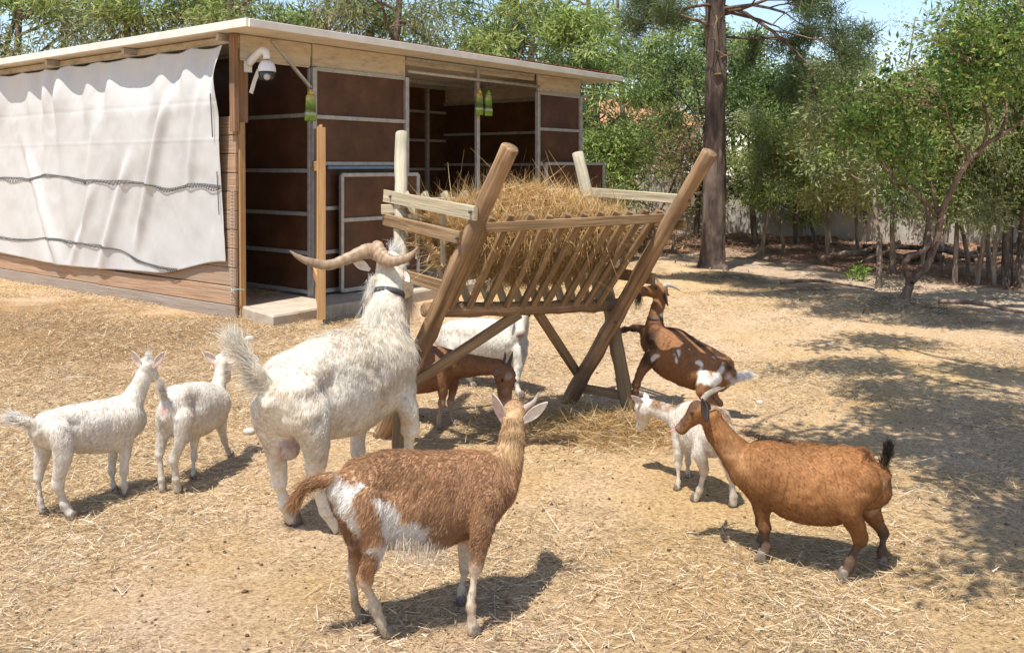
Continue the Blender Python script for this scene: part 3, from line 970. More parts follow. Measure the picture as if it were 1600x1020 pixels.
for u in us:
    a = lerp(BR, u) + np.array([0, -.034, 0]); b = lerp(BT, .06 + u * .90 + rng.normal(0, .008)) + np.array([0, .02, .05])
    d = nrm(a - b)
    MB().add(*plank(b - d * .03, a + d * .07, .048, .026, up=(.5, .8, .5), jit=.001)).build('slat', M['slat_grey'], rack)
def endboard(a, b, e0, e1, h, m_, name='end_board'):
    d = nrm(b - a)
    MB().add(*plank(a - d * e0, b + d * e1, .024, h, jit=.001)).build(name, M[m_], rack)


endboard(pz('B', 1.415) + [-.06, -.02, 0], pz('A', 1.36) + [-.05, -.03, 0], .08, .04, .075, 'slat_grey')
endboard(pz('B', 1.275) + [-.06, -.02, 0], pz('A', 1.225) + [-.06, -.02, 0], .08, .02, .07, 'slat')
endboard(pz('B', .98) + [-.04, 0, 0], pz('A', .95) + [-.04, 0, 0], .02, .05, .07, 'slat')
MB().add(*plank(pz('B', 1.34) + [-.12, .0, 0], pz('B', 1.34) + [.12, .03, 0], .04, .06)).build('block', M['slat_grey'], rack)
for t in (.3, .62):
    q = lerp((pz('B', 1.40) + [-.035, 0, 0], pz('A', 1.35) + [-.02, 0, 0]), t)
    MB().add(*plank(q + [0, 0, -.32], q + [0, 0, .0], .045, .022, up=(1, .3, 0))).build('end_slat', M['slat_grey'], rack)
endboard(pz('D', 1.425) + [.03, .03, 0], pz('C', 1.40) + [.05, .03, 0], .0, .02, .06, 'slat_grey')
endboard(pz('D', 1.28) + [.03, .03, 0], pz('C', 1.25) + [.06, .03, 0], .0, .06, .06, 'slat')
endboard(pz('D', .90) + [.03, 0, 0], pz('C', .91) + [.05, .02, 0], .0, .08, .07, 'slat')
mid = lerp(BT, .42)
MB().add(*plank(lerp(BT, .44) + [0, -.03, -.03], pz('A', .37) + [.04, -.06, 0], .035, .06)).build('brace', M['slat'], rack)
MB().add(*plank(lerp(BT, .54) + [0, .0, -.03], pz('C', .22) + [-.03, .05, 0], .035, .06)).build('brace', M['slat'], rack)
MB().add(*plank(pz('C', .13) + [0, .02, 0], pz('D', .115) + [.04, -.01, 0], .04, .055)).build('brace', M['slat'], rack)

# bolts and nail heads where boards meet the poles
for q_ in (pz('A', 1.365) + [-.06, -.062, 0], pz('A', 1.225) + [-.07, -.052, 0], pz('A', .735) + [.0, -.055, 0], pz('C', 1.40) + [.03, -.045, 0], pz('C', .62) + [0, -.05, 0], pz('B', 1.42) + [-.06, -.055, 0], lerp(FR, .02) + [0, -.02, 0], lerp(FR, .98) + [0, -.02, 0]):
    MB().add(*loft([q_ + np.array([0, .02, 0]), q_, q_ + np.array([0, -.006, 0])], [.010, .010, .006], [.010, .010, .006], seg=8)).build('bolt', M['cord'], rack, True)
# hay in the rack
def make_hay():
    r = np.random.default_rng(21)
    N = 30
    us_ = np.linspace(.03, .97, N)
    V = []
    K = 20
    for i, u in enumerate(us_):
        f, b, o = lerp(FR, u) + [-.045, .05 + .06 * u, -.025], lerp(BR, u) + [0, -.06, -.03], lerp(BT, u) + [-.02, .045, .13]
        e = np.sin(np.pi * (u * .9 + .05)) ** .45
        pk = (f + b) / 2 + np.array([0, 0, .02 + .14 * np.exp(-((u - .47) / .28) ** 2) - .10 * sstep(.75, 1, u) - .05 * (1 - sstep(0, .2, u))])
        ctrl = [o, o * .5 + f * .5 + np.array([0, .0, -.02]), f + [0, .01, -.03], f * .6 + pk * .4 + np.array([0, 0, .05]), pk, b * .6 + pk * .4 + np.array([0, 0, .05]), b + [0, -.01, -.03], o * .5 + b * .5]
        ring = catmull(np.array(ctrl + [o]), 5)[:-1][::2]
        c = ring.mean(0)
        V.append(c + (ring - c) * e)
    V = np.array(V)
    n, K = V.shape[:2]
    Vn = V.reshape(-1, 3)
    cen = np.repeat(V.mean(1), K, 0)
    out = Vn - cen
    out /= np.linalg.norm(out, axis=1)[:, None]
    core = Vn - out * .035 + out * (.035 * fbm(Vn * 9, 3, 3))[:, None]
    idx = np.arange(n * K).reshape(n, K)
    F = np.stack([idx[:-1], np.roll(idx[:-1], -1, 1), np.roll(idx[1:], -1, 1), idx[1:]], -1).reshape(-1, 4)
    caps = [np.stack([idx[e][0] * np.ones(K - 2, int), idx[e][1:-1], idx[e][2:]], -1) for e in (0, -1)]
    h = empty('hay_heap', (.0, 5.5, 1.0))
    tag(h, 'heap of golden hay filling the wooden rack', 'hay')
    link('hay_core', fast_mesh('hay_core', core, [np.concatenate(caps), F], True, np.array([.30, .195, .09]) * (1 + .3 * fbm(core * 20, 2, 7))[:, None]), M['hay'], h)
    m = 40000
    i = r.integers(0, n - 1, m); j = r.integers(0, K, m)
    a, b = r.random(m)[:, None], r.random(m)[:, None]
    q = (V[i, j] * (1 - a) + V[i + 1, j] * a) * (1 - b) + (V[i, (j + 1) % K] * (1 - a) + V[i + 1, (j + 1) % K] * a) * b
    c = V[i].mean(1)
    o = q - c
    o /= np.linalg.norm(o, axis=1)[:, None]
    base = q - o * (.05 * r.random(m))[:, None]
    d = r.normal(0, 1, (m, 3)); d -= o * (np.sum(d * o, 1) * .75)[:, None]
    d[:, 2] -= .25 * (o[:, 2] < .2)
    d /= np.linalg.norm(d, axis=1)[:, None]
    d += o * (np.abs(r.normal(0, .18, m)))[:, None]
    fr_ = (o[:, 1] < -.25) & (o[:, 2] < .5)
    fr_ = fr_ & (r.random(m) < .35 + .6 * (i / n))
    d[fr_] -= o[fr_] * (np.sum(d[fr_] * o[fr_], 1) * .9)[:, None]
    wild = (r.random(m) < .02) & (~fr_ | (r.random(m) < .35))
    d[wild] += o[wild] * .8
    L = np.clip(r.lognormal(-2.35, .4, m), .03, .26)
    pal = np.array([[.62, .42, .19], [.55, .35, .14], [.45, .275, .10], [.72, .54, .30], [.28, .165, .06]])
    C = pal[r.choice(5, m, p=[.3, .28, .2, .12, .1])] * (1 + r.normal(0, .1, (m, 1)))
    VV, T, CC = strands(base, d, L, np.clip(r.normal(.0026, .0008, m), .001, .005), C, curl=.28, seg=3, r=r)
    tag(link('hay_strands', fast_mesh('hay_strands', VV, T, False, CC), M['hay'], h), kind='stuff')
    # wisps hanging from the slats, and the spill on the ground under the right-hand end
    m = 5200
    th = r.random(m)
    g = np.stack([.62 + r.normal(0, .26, m), 5.42 + r.normal(0, .17, m)], -1)
    g2 = np.stack([.35 + r.normal(0, .35, m // 2), 5.6 + r.normal(0, .2, m // 2)], -1)
    g = np.concatenate([g, g2]); m = len(g)
    base = np.stack([g[:, 0], g[:, 1], ground_z(g[:, 0], g[:, 1]) + .05 * r.random(m) ** 2], -1)
    d = np.stack([r.normal(0, 1, m), r.normal(0, 1, m), np.abs(r.normal(0, .16, m))], -1)
    C = pal[r.choice(5, m)] * .85
    VV, T, CC = strands(base, d, .03 + .12 * r.random(m), np.full(m, .0032), C, curl=.25, seg=2, r=r)
    tag(link('spilled_hay', fast_mesh('spilled_hay', VV, T, False, CC), M['hay']), 'spilled hay on the ground below the rack', 'hay', kind='stuff')


make_hay()

# small pale stones
def stone(px, py, rad, label):
    c = G(px, py); c[2] = ground_z(c[0], c[1]) + rad * .45
    th = np.linspace(0, np.pi, 9); 
    V, F, U = loft([c + [0, 0, -rad * math.cos(a)] for a in th], [max(.003, rad * math.sin(a)) for a in th], [max(.003, rad * 1.2 * math.sin(a)) for a in th], seg=12, up=(1, 0, 0))
    V = c + (V - c) * (1 + .16 * fbm(V * 28, 2, int(px)))[:, None] * [1, 1, .8]
    tag(MB().add(V, F, U).build('stone', M['stone'], None, True), label, 'stone', 'pale stones on the yard')


stone(389, 678, .028, 'small pale stone right of the second white kid')
stone(710, 608, .022, 'pale stone behind the rack next to the brown goat')
stone(1187, 630, .022, 'small pale stone right of the white-tailed goat')
stone(390, 538, .04, 'pale rubble stone below the shed corner')

# ================================================================== GOATS
WHITE = np.array([.71, .67, .60])
PINK = np.array([.62, .42, .35])


def resample(st, k):
    return catmull(np.array(st, float), k)


def goat(spec):
    """spec: torso [(px, top, bottom, Y, side radius)], neck [(px,py,Y,r)], head (poll, muzzle), legs, ears, horns, tail, coat(V)->colours"""
    seed = spec.get('seed', 1)
    r = np.random.default_rng(seed)
    tor = resample(spec['torso'], 4)
    cen = np.array([P(a[0], (a[1] + a[2]) / 2, a[3]) for a in tor])
    ru = np.array([(a[2] - a[1]) / 2 * a[3] / FPX for a in tor]) * spec.get('slim', 1.0)
    rs = tor[:, 4]
    base = cen.mean(0) * [1, 1, 0]
    root = empty('goat', tuple(base))
    tag(root, spec['label'], 'goat', 'goats in the yard')
    pieces = MB()
    # torso, with small end caps
    e0 = cen[0] - nrm(cen[1] - cen[0]) * ru[0] * .6
    e1 = cen[-1] + nrm(cen[-1] - cen[-2]) * ru[-1] * .5
    pts = np.concatenate([[e0], cen, [e1]])
    R1 = np.concatenate([[rs[0] * .5], rs, [rs[-1] * .5]]); R2 = np.concatenate([[ru[0] * .5], ru, [ru[-1] * .5]])
    V, F, _ = loft(pts, R1, R2, R2, seg=28)
    pieces.add(V, F)
    # neck
    nk = resample(spec['neck'], 4)
    npts = np.array([P(*a[:3]) for a in nk])
    fx = spec.get('neckflat', .82)
    V, F, _ = loft(npts, nk[:, 3] * fx, nk[:, 3], seg=20, up=spec.get('neckup', (0, 0, 1)))
    pieces.add(V, F)
    # head
    a, b = (P(*q) for q in spec['head'])
    ax = b - a
    Lh = np.linalg.norm(ax) * spec.get('headlen', 1.0)
    ax = nrm(ax)
    hu = np.asarray(spec.get('headup', (0, 0, 1)), float)
    hu = nrm(hu - ax * np.dot(hu, ax))
    hs = np.cross(ax, hu)
    fat = spec.get('headfat', 1.0) * 1.12
    prof = [(-.16, .10, .12, 0), (-.08, .20, .19, .0), (.06, .27, .235, 0), (.22, .285, .245, -.01), (.38, .25, .205, -.03), (.54, .215, .165, -.055), (.70, .19, .145, -.065), (.84, .178, .142, -.075), (.95, .16, .132, -.08), (1.02, .105, .09, -.09)]
    pr = resample(prof, 2)
    hp = np.array([a + ax * Lh * q[0] + hu * Lh * q[3] for q in pr])
    V, F, _ = loft(hp, pr[:, 2] * Lh * fat, pr[:, 1] * Lh * fat, seg=20, up=hu)
    pieces.add(V, F)
    # brow ridges and jaw
    for sgn in (-1, 1):
        c = a + ax * Lh * .30 + hu * Lh * .13 * fat + hs * sgn * Lh * .165 * fat
        V, F, _ = loft([c - ax * Lh * .10, c, c + ax * Lh * .09], [.02 * Lh, .075 * Lh, .02 * Lh], [.02 * Lh, .075 * Lh, .02 * Lh], seg=10, up=hu)
        pieces.add(V, F)
    if spec.get('mouth'):
        pass
    # legs
    legpts = []
    for lg in spec['legs']:
        j = np.array([[*P(*q[:3]), q[3]] for q in lg])
        cc = cen[np.argmin(np.linalg.norm(cen - j[0, :3], axis=1))]
        j0 = np.array([*(j[0, :3] * .25 + (cc + [0, 0, .02]) * .75), j[0, 3] * .5])
        j01 = np.array([*(j[0, :3] * .7 + (cc + [0, 0, .01]) * .3), j[0, 3] * .9])
        jm = (j[2] + j[3]) / 2; jm[3] = min(j[2, 3], j[3, 3]) * .88
        d = resample(np.array([j0, j01, *j[:3], jm, *j[3:]]), 4)
        V, F, _ = loft(d[:, :3], d[:, 3] * .86, d[:, 3], seg=14, up=(0.2, 1, 0))
        pieces.add(V, F)
        # knee / hock knob and fetlock swelling
        for q, m in ((2, 1.12), (3, 1.1)):
            if q < len(j) - 1:
                c, rr = j[q, :3], j[q, 3] * m
                dn = nrm(j[q + 1, :3] - j[q - 1, :3])
                V, F, _ = loft([c - dn * rr * 1.2, c - dn * rr * .5, c + dn * rr * .5, c + dn * rr * 1.2], [rr * .4, rr, rr, rr * .4], [rr * .4, rr, rr, rr * .4], seg=12, up=(0.2, 1, 0))
                pieces.add(V, F)
        legpts.append(j)
    for bl in spec.get('blobs', []):      # muscle masses, udder
        c0, c1, rr = P(*bl[0]), P(*bl[1]), bl[2]
        m = (c0 + c1) / 2
        V, F, _ = loft([c0 + (c0 - m) * .25, c0, m, c1, c1 + (c1 - m) * .25], [rr * .3, rr * .85, rr, rr * .85, rr * .3], [rr * .3, rr * .85, rr, rr * .85, rr * .3], seg=16, up=(0.2, 1, 0.1))
        pieces.add(V, F)
    if 'tail' in spec:
        tl = resample([[*P(*q[:3]), q[3]] for q in spec['tail']], 4)
        V, F, _ = loft(tl[:, :3], tl[:, 3], tl[:, 3] * .7, seg=10, up=(0.3, 1, 0.2))
        pieces.add(V, F)
    tmp = link('tmp', pieces.mesh('tmp', True))
    rm = tmp.modifiers.new('r', 'REMESH'); rm.mode = 'VOXEL'; rm.voxel_size = spec.get('voxel', .0068)
    smd = tmp.modifiers.new('s', 'SMOOTH'); smd.factor = .5; smd.iterations = spec.get('smooth', 12)
    dg = bpy.context.evaluated_depsgraph_get()
    ev = tmp.evaluated_get(dg)
    me = bpy.data.meshes.new_from_object(ev)
    bpy.data.objects.remove(tmp)
    nv = len(me.vertices)
    V = np.zeros(nv * 3, np.float32); me.vertices.foreach_get('co', V); V = V.reshape(-1, 3).astype(float)
    N = np.zeros(nv * 3, np.float32); me.vertices.foreach_get('normal', N); N = N.reshape(-1, 3).astype(float)
    # slight muscle / rib unevenness
    am = spec.get('lump', .004)
    V += N * (am * fbm(V * 11, 2, seed))[:, None] + N * (am * .5 * fbm(V * 27, 2, seed + 5))[:, None]
    dt_ = np.linalg.norm(V[:, None] - cen[None], axis=2)
    ti = np.argmin(dt_, axis=1)
    tq = ti / (len(cen) - 1)
    hz_ = (V[:, 2] - cen[ti, 2]) / ru[ti]
    tr = sstep(1.5, 1.15, dt_[np.arange(nv), ti] / np.maximum(ru, rs)[ti]) if False else (dt_[np.arange(nv), ti] < 1.25 * np.maximum(ru, rs)[ti]).astype(float)
    gs = lambda x, m, s: np.exp(-((x - m) / s) ** 2)
    R_ = ru.max() * spec.get('relief', 1.0)
    dsp = .085 * gs(tq, .14, .07) * gs(hz_, .72, .25) + .075 * gs(tq, .80, .10) * gs(hz_, .25, .45) - .11 * gs(tq, .27, .09) * gs(hz_, .30, .30) + .05 * gs(tq, .5, .2) * gs(hz_, -.75, .3)
    dsp += .010 * np.sin(tq * 75) * gs(tq, .58, .16) * gs(hz_, .0, .5) - .04 * gs(tq, .92, .05) * gs(hz_, .5, .3)
    V += N * (dsp * R_ * tr)[:, None]
    me.vertices.foreach_set('co', V.astype(np.float32).ravel())
    me.update()
    N = np.zeros(nv * 3, np.float32); me.vertices.foreach_get('normal', N); N = N.reshape(-1, 3).astype(float)
    C = spec['coat'](V, N)
    for sg_ in (-1, 1):
        for f_, u_, rad_, wt_ in ((.66, -.125, .035, .6), (.76, -.13, .035, .6), (.86, -.13, .035, .65), (.95, -.12, .035, .65), (.97, .01, .035, .8)):
            q_ = a + ax * Lh * f_ + hu * Lh * u_ * fat + hs * sg_ * Lh * (.115 if u_ < 0 else .055) * fat
            w_ = (1 - sstep(.5, 1.3, np.linalg.norm(V - q_, axis=1) / (rad_ * Lh)))[:, None] * wt_
            C = C * (1 - w_) + C * np.array([.28, .2, .17]) * w_
    zmin = V[:, 2].min()
    # muzzle end, dirty feet
    nose = b * .98 + a * .02
    dn = np.linalg.norm(V - nose, axis=1)
    wn = np.clip(1.3 - dn / (Lh * .16), 0, 1)[:, None] * spec.get('nosew', .8)
    C = C * (1 - wn) + np.array(spec.get('nosecol', (.50, .36, .30))) * wn
    dirt = (1 - sstep(.0, .20, V[:, 2]))[:, None] * spec.get('dirt', .5) * (.6 + .6 * np.clip(fbm(V * 30, 2, 9), 0, 1))[:, None]
    C = C * (1 - dirt) + np.array([.36, .26, .17]) * dirt
    C = np.clip(C, .015, .86)
    at = me.color_attributes.new('col', 'FLOAT_COLOR', 'POINT')
    c4 = np.ones((nv, 4), np.float32); c4[:, :3] = C
    at.data.foreach_set('color', c4.ravel())
    me.polygons.foreach_set('use_smooth', np.ones(len(me.polygons), bool))
    me.materials.clear()
    me.name = 'body'
    body = link('body', me, M['fur'], root)
    # ---------------- fur
    me.calc_loop_triangles()
    nt3 = len(me.loop_triangles)
    tri = np.zeros(nt3 * 3, np.int32); me.loop_triangles.foreach_get('vertices', tri); tri = tri.reshape(-1, 3)
    ar = np.linalg.norm(np.cross(V[tri[:, 1]] - V[tri[:, 0]], V[tri[:, 2]] - V[tri[:, 0]]), axis=1)
    nh = spec.get('hairs', 26000)
    pick = r.choice(nt3, nh, p=ar / ar.sum())
    w = r.dirichlet((1, 1, 1), nh)
    hb = np.einsum('ni,nij->nj', w, V[tri[pick]])
    hn = np.einsum('ni,nij->nj', w, N[tri[pick]]); hn /= np.linalg.norm(hn, axis=1)[:, None] + 1e-9
    hc = np.einsum('ni,nij->nj', w, C[tri[pick]])
    back = nrm(cen[0] - cen[-1])
    # local region: torso hair flows back and down, neck hair down the neck, leg hair down
    dneck = np.min(np.linalg.norm(hb[:, None] - npts[None, ::2], axis=2) - nk[None, ::2, 3] * .9, axis=1)
    dtor = np.min(np.linalg.norm(hb[:, None] - cen[None], axis=2), axis=1)
    dhead = np.min(np.linalg.norm(hb[:, None] - hp[None, ::2], axis=2) - pr[None, ::2, 1] * Lh, axis=1)
    dist_h = np.linalg.norm(hb - a, axis=1)
    ishead = (dhead < .02) & (np.dot(hb - a, ax) > -.04)
    bel = np.min(cen[:, 2] - ru) + .02
    low = sstep(bel + .03, bel - .09, -hb[:, 2] * 0 + hb[:, 2]) if False else np.clip((bel + .02 - hb[:, 2]) / .08, 0, 1)
    flow = back * .75 + np.array([0, 0, -.75])
    flow = np.repeat(flow[None], nh, 0)
    nd = nrm(npts[0] - npts[-1])
    wn_ = np.clip(1 - dneck / .05, 0, 1)[:, None]
    flow = flow * (1 - wn_) + (nd * .8 + np.array([0, 0, -.3])) * wn_
    flow[ishead] = -ax
    flow = flow * (1 - low)[:, None] + np.array([0, 0, -1.]) * low[:, None]
    flow += r.normal(0, spec.get('messy', .22), (nh, 3))
    clump = np.stack([vnoise(hb * 26, 61), vnoise(hb * 26, 62), vnoise(hb * 26, 63)], -1)
    flow += clump * spec.get('clump', .35)
    flow -= hn * np.sum(flow * hn, 1)[:, None]
    flow /= np.linalg.norm(flow, axis=1)[:, None] + 1e-9
    lb, ll = spec.get('hair', (.022, .010))
    L = (lb * (1 - low) + ll * low)
    L = np.where(ishead, ll, L)
    if 'hairmul' in spec: L = L * spec['hairmul'](hb, hn)
    L = L * np.clip(r.normal(1, .25, nh), .4, 1.8)
    d = flow + hn * spec.get('lift', .28)
    hc = hc * (1 + r.normal(0, spec.get('hairvar', .10), (nh, 1)))
    hc *= (1 + .10 * vnoise(hb * 45, 71))[:, None]
    HV, HT, HC = strands(hb - hn * .001, d, L, np.full(nh, spec.get('hairw', .0013)), np.clip(hc, .012, .88), curl=.12, r=r)
    parts = [(HV, HT, HC)]
    for tf in spec.get('tufts', []):      # long tufts: tail brush, beard, mane
        p0s, dirv, n_, L_, sp_, cl_ = tf
        p0s = np.array([P(*q) for q in p0s])
        t_ = r.random(n_) * (len(p0s) - 1)
        i_ = np.minimum(t_.astype(int), len(p0s) - 2); f_ = (t_ - i_)[:, None]
        bs = p0s[i_] * (1 - f_) + p0s[i_ + 1] * f_ + r.normal(0, sp_, (n_, 3))
        if np.ndim(dirv[0]):
            dv = np.array(dirv, float); dv = dv[i_] * (1 - f_) + dv[i_ + 1] * f_
        else:
            dv = np.repeat(np.array(dirv, float)[None], n_, 0)
        dv = dv + r.normal(0, .22, (n_, 3))
        cc = np.array(cl_) * (1 + r.normal(0, .12, (n_, 1)))
        parts.append(strands(bs, dv, L_ * np.clip(r.normal(1, .3, n_), .3, 1.7), np.full(n_, .0016), np.clip(cc, .012, .85), curl=.18, seg=2, r=r))
    nvx, Vs, Ts, Cs = 0, [], [], []
    for (v_, t_, c_) in parts:
        Vs.append(v_); Ts.append(t_ + nvx); Cs.append(c_); nvx += len(v_)
    fur = link('fur', fast_mesh('fur', np.concatenate(Vs), np.concatenate(Ts), True, np.concatenate(Cs)), M['hair'], root)
    fur['kind'] = 'stuff'
    # ---------------- ears
    for (eb, et, wd, facing, cin, cout) in spec['ears']:
        e0, e1 = P(*eb), P(*et)
        ed = nrm(e1 - e0); Le = np.linalg.norm(e1 - e0)
        fc = np.asarray(facing, float); fc = nrm(fc - ed * np.dot(fc, ed))
        tt_ = np.array([-.12, 0, .15, .35, .55, .75, .9, 1.0])
        ww = np.array([.38, .48, .78, 1.0, .95, .68, .36, .06]) * wd / 2
        cup = np.array([.0, .0, -.02, -.04, -.05, -.04, -.02, 0]) * Le
        sd = np.cross(ed, fc)
        seg = 12
        an = np.linspace(0, 2 * np.pi, seg, endpoint=False)
        VV, CC = [], []
        for t_, w_, c_ in zip(tt_, ww, cup):
            th = .0045 + .22 * w_ * (1 if t_ < .1 else .35)
            x_ = np.cos(an) * w_
            bow = .55 * w_ * (x_ / (w_ + 1e-6)) ** 2          # edges curl towards the facing side
            y_ = np.sin(an) * th
            VV.append(e0 + ed * Le * t_ + np.outer(x_, sd) + np.outer(y_ + bow - .3 * w_ + c_, fc))
            CC.append(np.where((np.sin(an) > .2)[:, None], np.array(cin), np.array(cout)))
        VV = np.concatenate(VV); CC = np.concatenate(CC)
        m = len(tt_)
        ix = np.arange(m * seg).reshape(m, seg)
        Q = np.stack([ix[:-1], np.roll(ix[:-1], -1, 1), np.roll(ix[1:], -1, 1), ix[1:]], -1).reshape(-1, 4)
        MB().add(VV, [Q], None, CC).build('ear', M['fur'], root, True)
    # ---------------- horns
    for (hpts, rad, colr) in spec.get('horns', []):
        q = resample([P(*h) for h in hpts], 16)
        t_ = np.linspace(0, 1, len(q))
        rr = np.interp(t_, np.linspace(0, 1, len(rad)), rad)
        rr = rr * (1 + .055 * np.sin(t_ * 95 + 1.5 * np.sin(t_ * 9)) * (1 - t_) + .03 * rng.normal(0, 1, len(t_)))
        V_, F_, U_ = loft(q, rr * .8, rr * 1.1, seg=14, up=(0.1, .2, 1))
        tcol = np.concatenate([np.repeat(t_, 14), [0, 1]])[:, None]
        MB().add(V_, F_, U_, np.array(colr) * (1 - .3 * tcol) * (1 + .22 * np.sin(tcol * 95) * (1 - tcol))).build('horn', M['horn'], root, True)
    # ---------------- hooves
    for j in legpts:
        f, pv = j[-1, :3].copy(), j[-2, :3]
        if spec.get('air') and f[2] > .09: gz = f[2] - .03
        else: gz = ground_z(f[0], f[1])
        rr = max(.011, j[-1, 3] * .92)
        hd = np.asarray(spec.get('hoofdir', -back), float) * [1, 1, 0]; hd = nrm(hd)
        sd = np.array([hd[1], -hd[0], 0])
        hm = MB()
        for sg in (-1, 1):
            c = np.array([f[0], f[1], 0]) + sd * sg * rr * .47
            lv = [(gz - .004, .62, 1.05, .20), (gz + rr * .7, .60, .95, .10), (gz + rr * 1.5, .52, .75, -.05), (gz + rr * 2.0, .4, .55, -.12)]
            V_, F_, U_ = loft([c + hd * rr * o_ + [0, 0, z_] for z_, _, _, o_ in lv], [rr * w_ for _, w_, _, _ in lv], [rr * l_ for _, _, l_, _ in lv], seg=12, up=hd)
            hm.add(V_, F_, U_)
        hm.build('hoof', M['hoof'], root, True)
    # ---------------- eyes
    for sgn in spec.get('eyes', (-1, 1)):
        c = a + ax * Lh * .315 + hu * Lh * .105 * fat + hs * sgn * Lh * .222 * fat
        rr = Lh * .048
        th = np.linspace(.05, np.pi - .05, 8)
        V_, F_, U_ = loft([c - hs * rr * math.cos(q) for q in th], [rr * math.sin(q) for q in th], [rr * math.sin(q) for q in th], seg=12, up=hu)
        MB().add(V_, F_, U_).build('eye', M['eye'], root, True)
    if 'collar' in spec:
        i, wd, grow = spec['collar']
        c, rr = npts[i], nk[i, 3] * grow
        t_ = nrm(npts[min(i + 1, len(npts) - 1)] - npts[i - 1])
        V_, F_, U_ = loft([c - t_ * wd, c - t_ * wd * .9, c + t_ * wd * .9, c + t_ * wd], [rr * fx * .9, rr * fx, rr * fx, rr * fx * .9], [rr * .9, rr, rr, rr * .9], seg=24, up=spec.get('neckup', (0, 0, 1)))
        MB().add(V_, F_, U_).build('collar', M['collar'], root, True)
    if 'tongue' in spec:
        q = resample([P(*h) for h in spec['tongue']], 3)
        V_, F_, U_ = loft(q, np.linspace(.009, .006, len(q)), np.linspace(.004, .003, len(q)), seg=8)
        MB().add(V_, F_, U_).build('tongue', M['tongue'], root, True)
    return root


def blobmask(V, pts, soft=.35, nz=.5, seed=3, k=22):
    """soft patch: union of balls [(px,py,Y,radius)] with a ragged rim"""
    w = np.zeros(len(V))
    nn_ = fbm(V * k, 3, seed)
    V = V + .022 * np.stack([fbm(V * 17, 2, seed + 40), fbm(V * 17, 2, seed + 50), fbm(V * 17, 2, seed + 60)], -1)
    for q in pts:
        d = np.linalg.norm((V - P(*q[:3])), axis=1) / q[3] + nz * .35 * nn_
        w = np.maximum(w, 1 - sstep(1 - soft, 1 + soft * .4, d))
    return w[:, None]


def mixc(C, w, c):
    return C * (1 - w) + np.asarray(c) * w


def white_coat(tint=(1, 1, 1), warm=.5, seed=4):
    def f(V, N):
        C = WHITE * np.array(tint) * np.ones_like(V)
        n = fbm(V * 9, 3, seed)
        C = mixc(C, np.clip(.18 + .45 * n, 0, .5)[:, None] * warm * 2, np.array([.58, .48, .36]))
        return C
    return f


def leg(*j):
    return list(j)


# 1 -- white kid at the left edge
goat(dict(seed=101, label='white kid with raised fluffy tail at far left of the yard', coat=white_coat((1.02, 1, .98), .3),
    torso=[(60, 655, 690, 4.08, .050), (76, 643, 701, 4.14, .080), (105, 633, 704, 4.23, .094), (140, 627, 706, 4.32, .097), (170, 622, 706, 4.40, .092), (196, 618, 698, 4.47, .080), (212, 632, 684, 4.52, .055)],
    neck=[(196, 645, 4.47, .072), (210, 618, 4.50, .054), (222, 594, 4.52, .044), (229, 575, 4.53, .041)],
    head=((229, 568, 4.52), (243, 588, 4.66)), headlen=.95,
    legs=[leg((70, 672, 4.19, .055), (68, 705, 4.20, .042), (60, 745, 4.19, .021), (63, 783, 4.19, .0165), (68, 800, 4.19, .020)),
          leg((92, 675, 4.10, .060), (99, 710, 4.10, .045), (91, 754, 4.12, .025), (101, 787, 4.14, .0195), (113, 805, 4.15, .023)),
          leg((183, 670, 4.52, .045), (177, 705, 4.52, .028), (175, 735, 4.51, .019), (177, 756, 4.50, .015), (180, 764, 4.50, .018)),
          leg((196, 665, 4.43, .055), (196, 700, 4.43, .034), (194, 735, 4.43, .022), (194, 758, 4.43, .017), (198, 771, 4.44, .021))],
    ears=[((219, 573, 4.50), (207, 549, 4.48), .042, (-.2, -1, .1), (.66, .50, .42), (.72, .68, .61)), ((241, 572, 4.51), (257, 549, 4.50), .036, (.3, -1, .1), (.62, .45, .38), (.72, .68, .61))],
    tail=[(62, 668, 4.08, .026), (45, 660, 4.05, .022), (28, 656, 4.03, .022), (18, 653, 4.02, .014)],
    tufts=[([(55, 665, 4.08), (38, 657, 4.04), (18, 652, 4.02)], (-1, -.2, .25), 2200, .035, .010, (.74, .70, .63)), ([(228, 556, 4.50), (235, 556, 4.52)], (.2, .2, 1), 120, .02, .008, (.74, .70, .63))],
    hair=(.016, .010), hairs=34000, lift=.16, clump=.22, messy=.15))

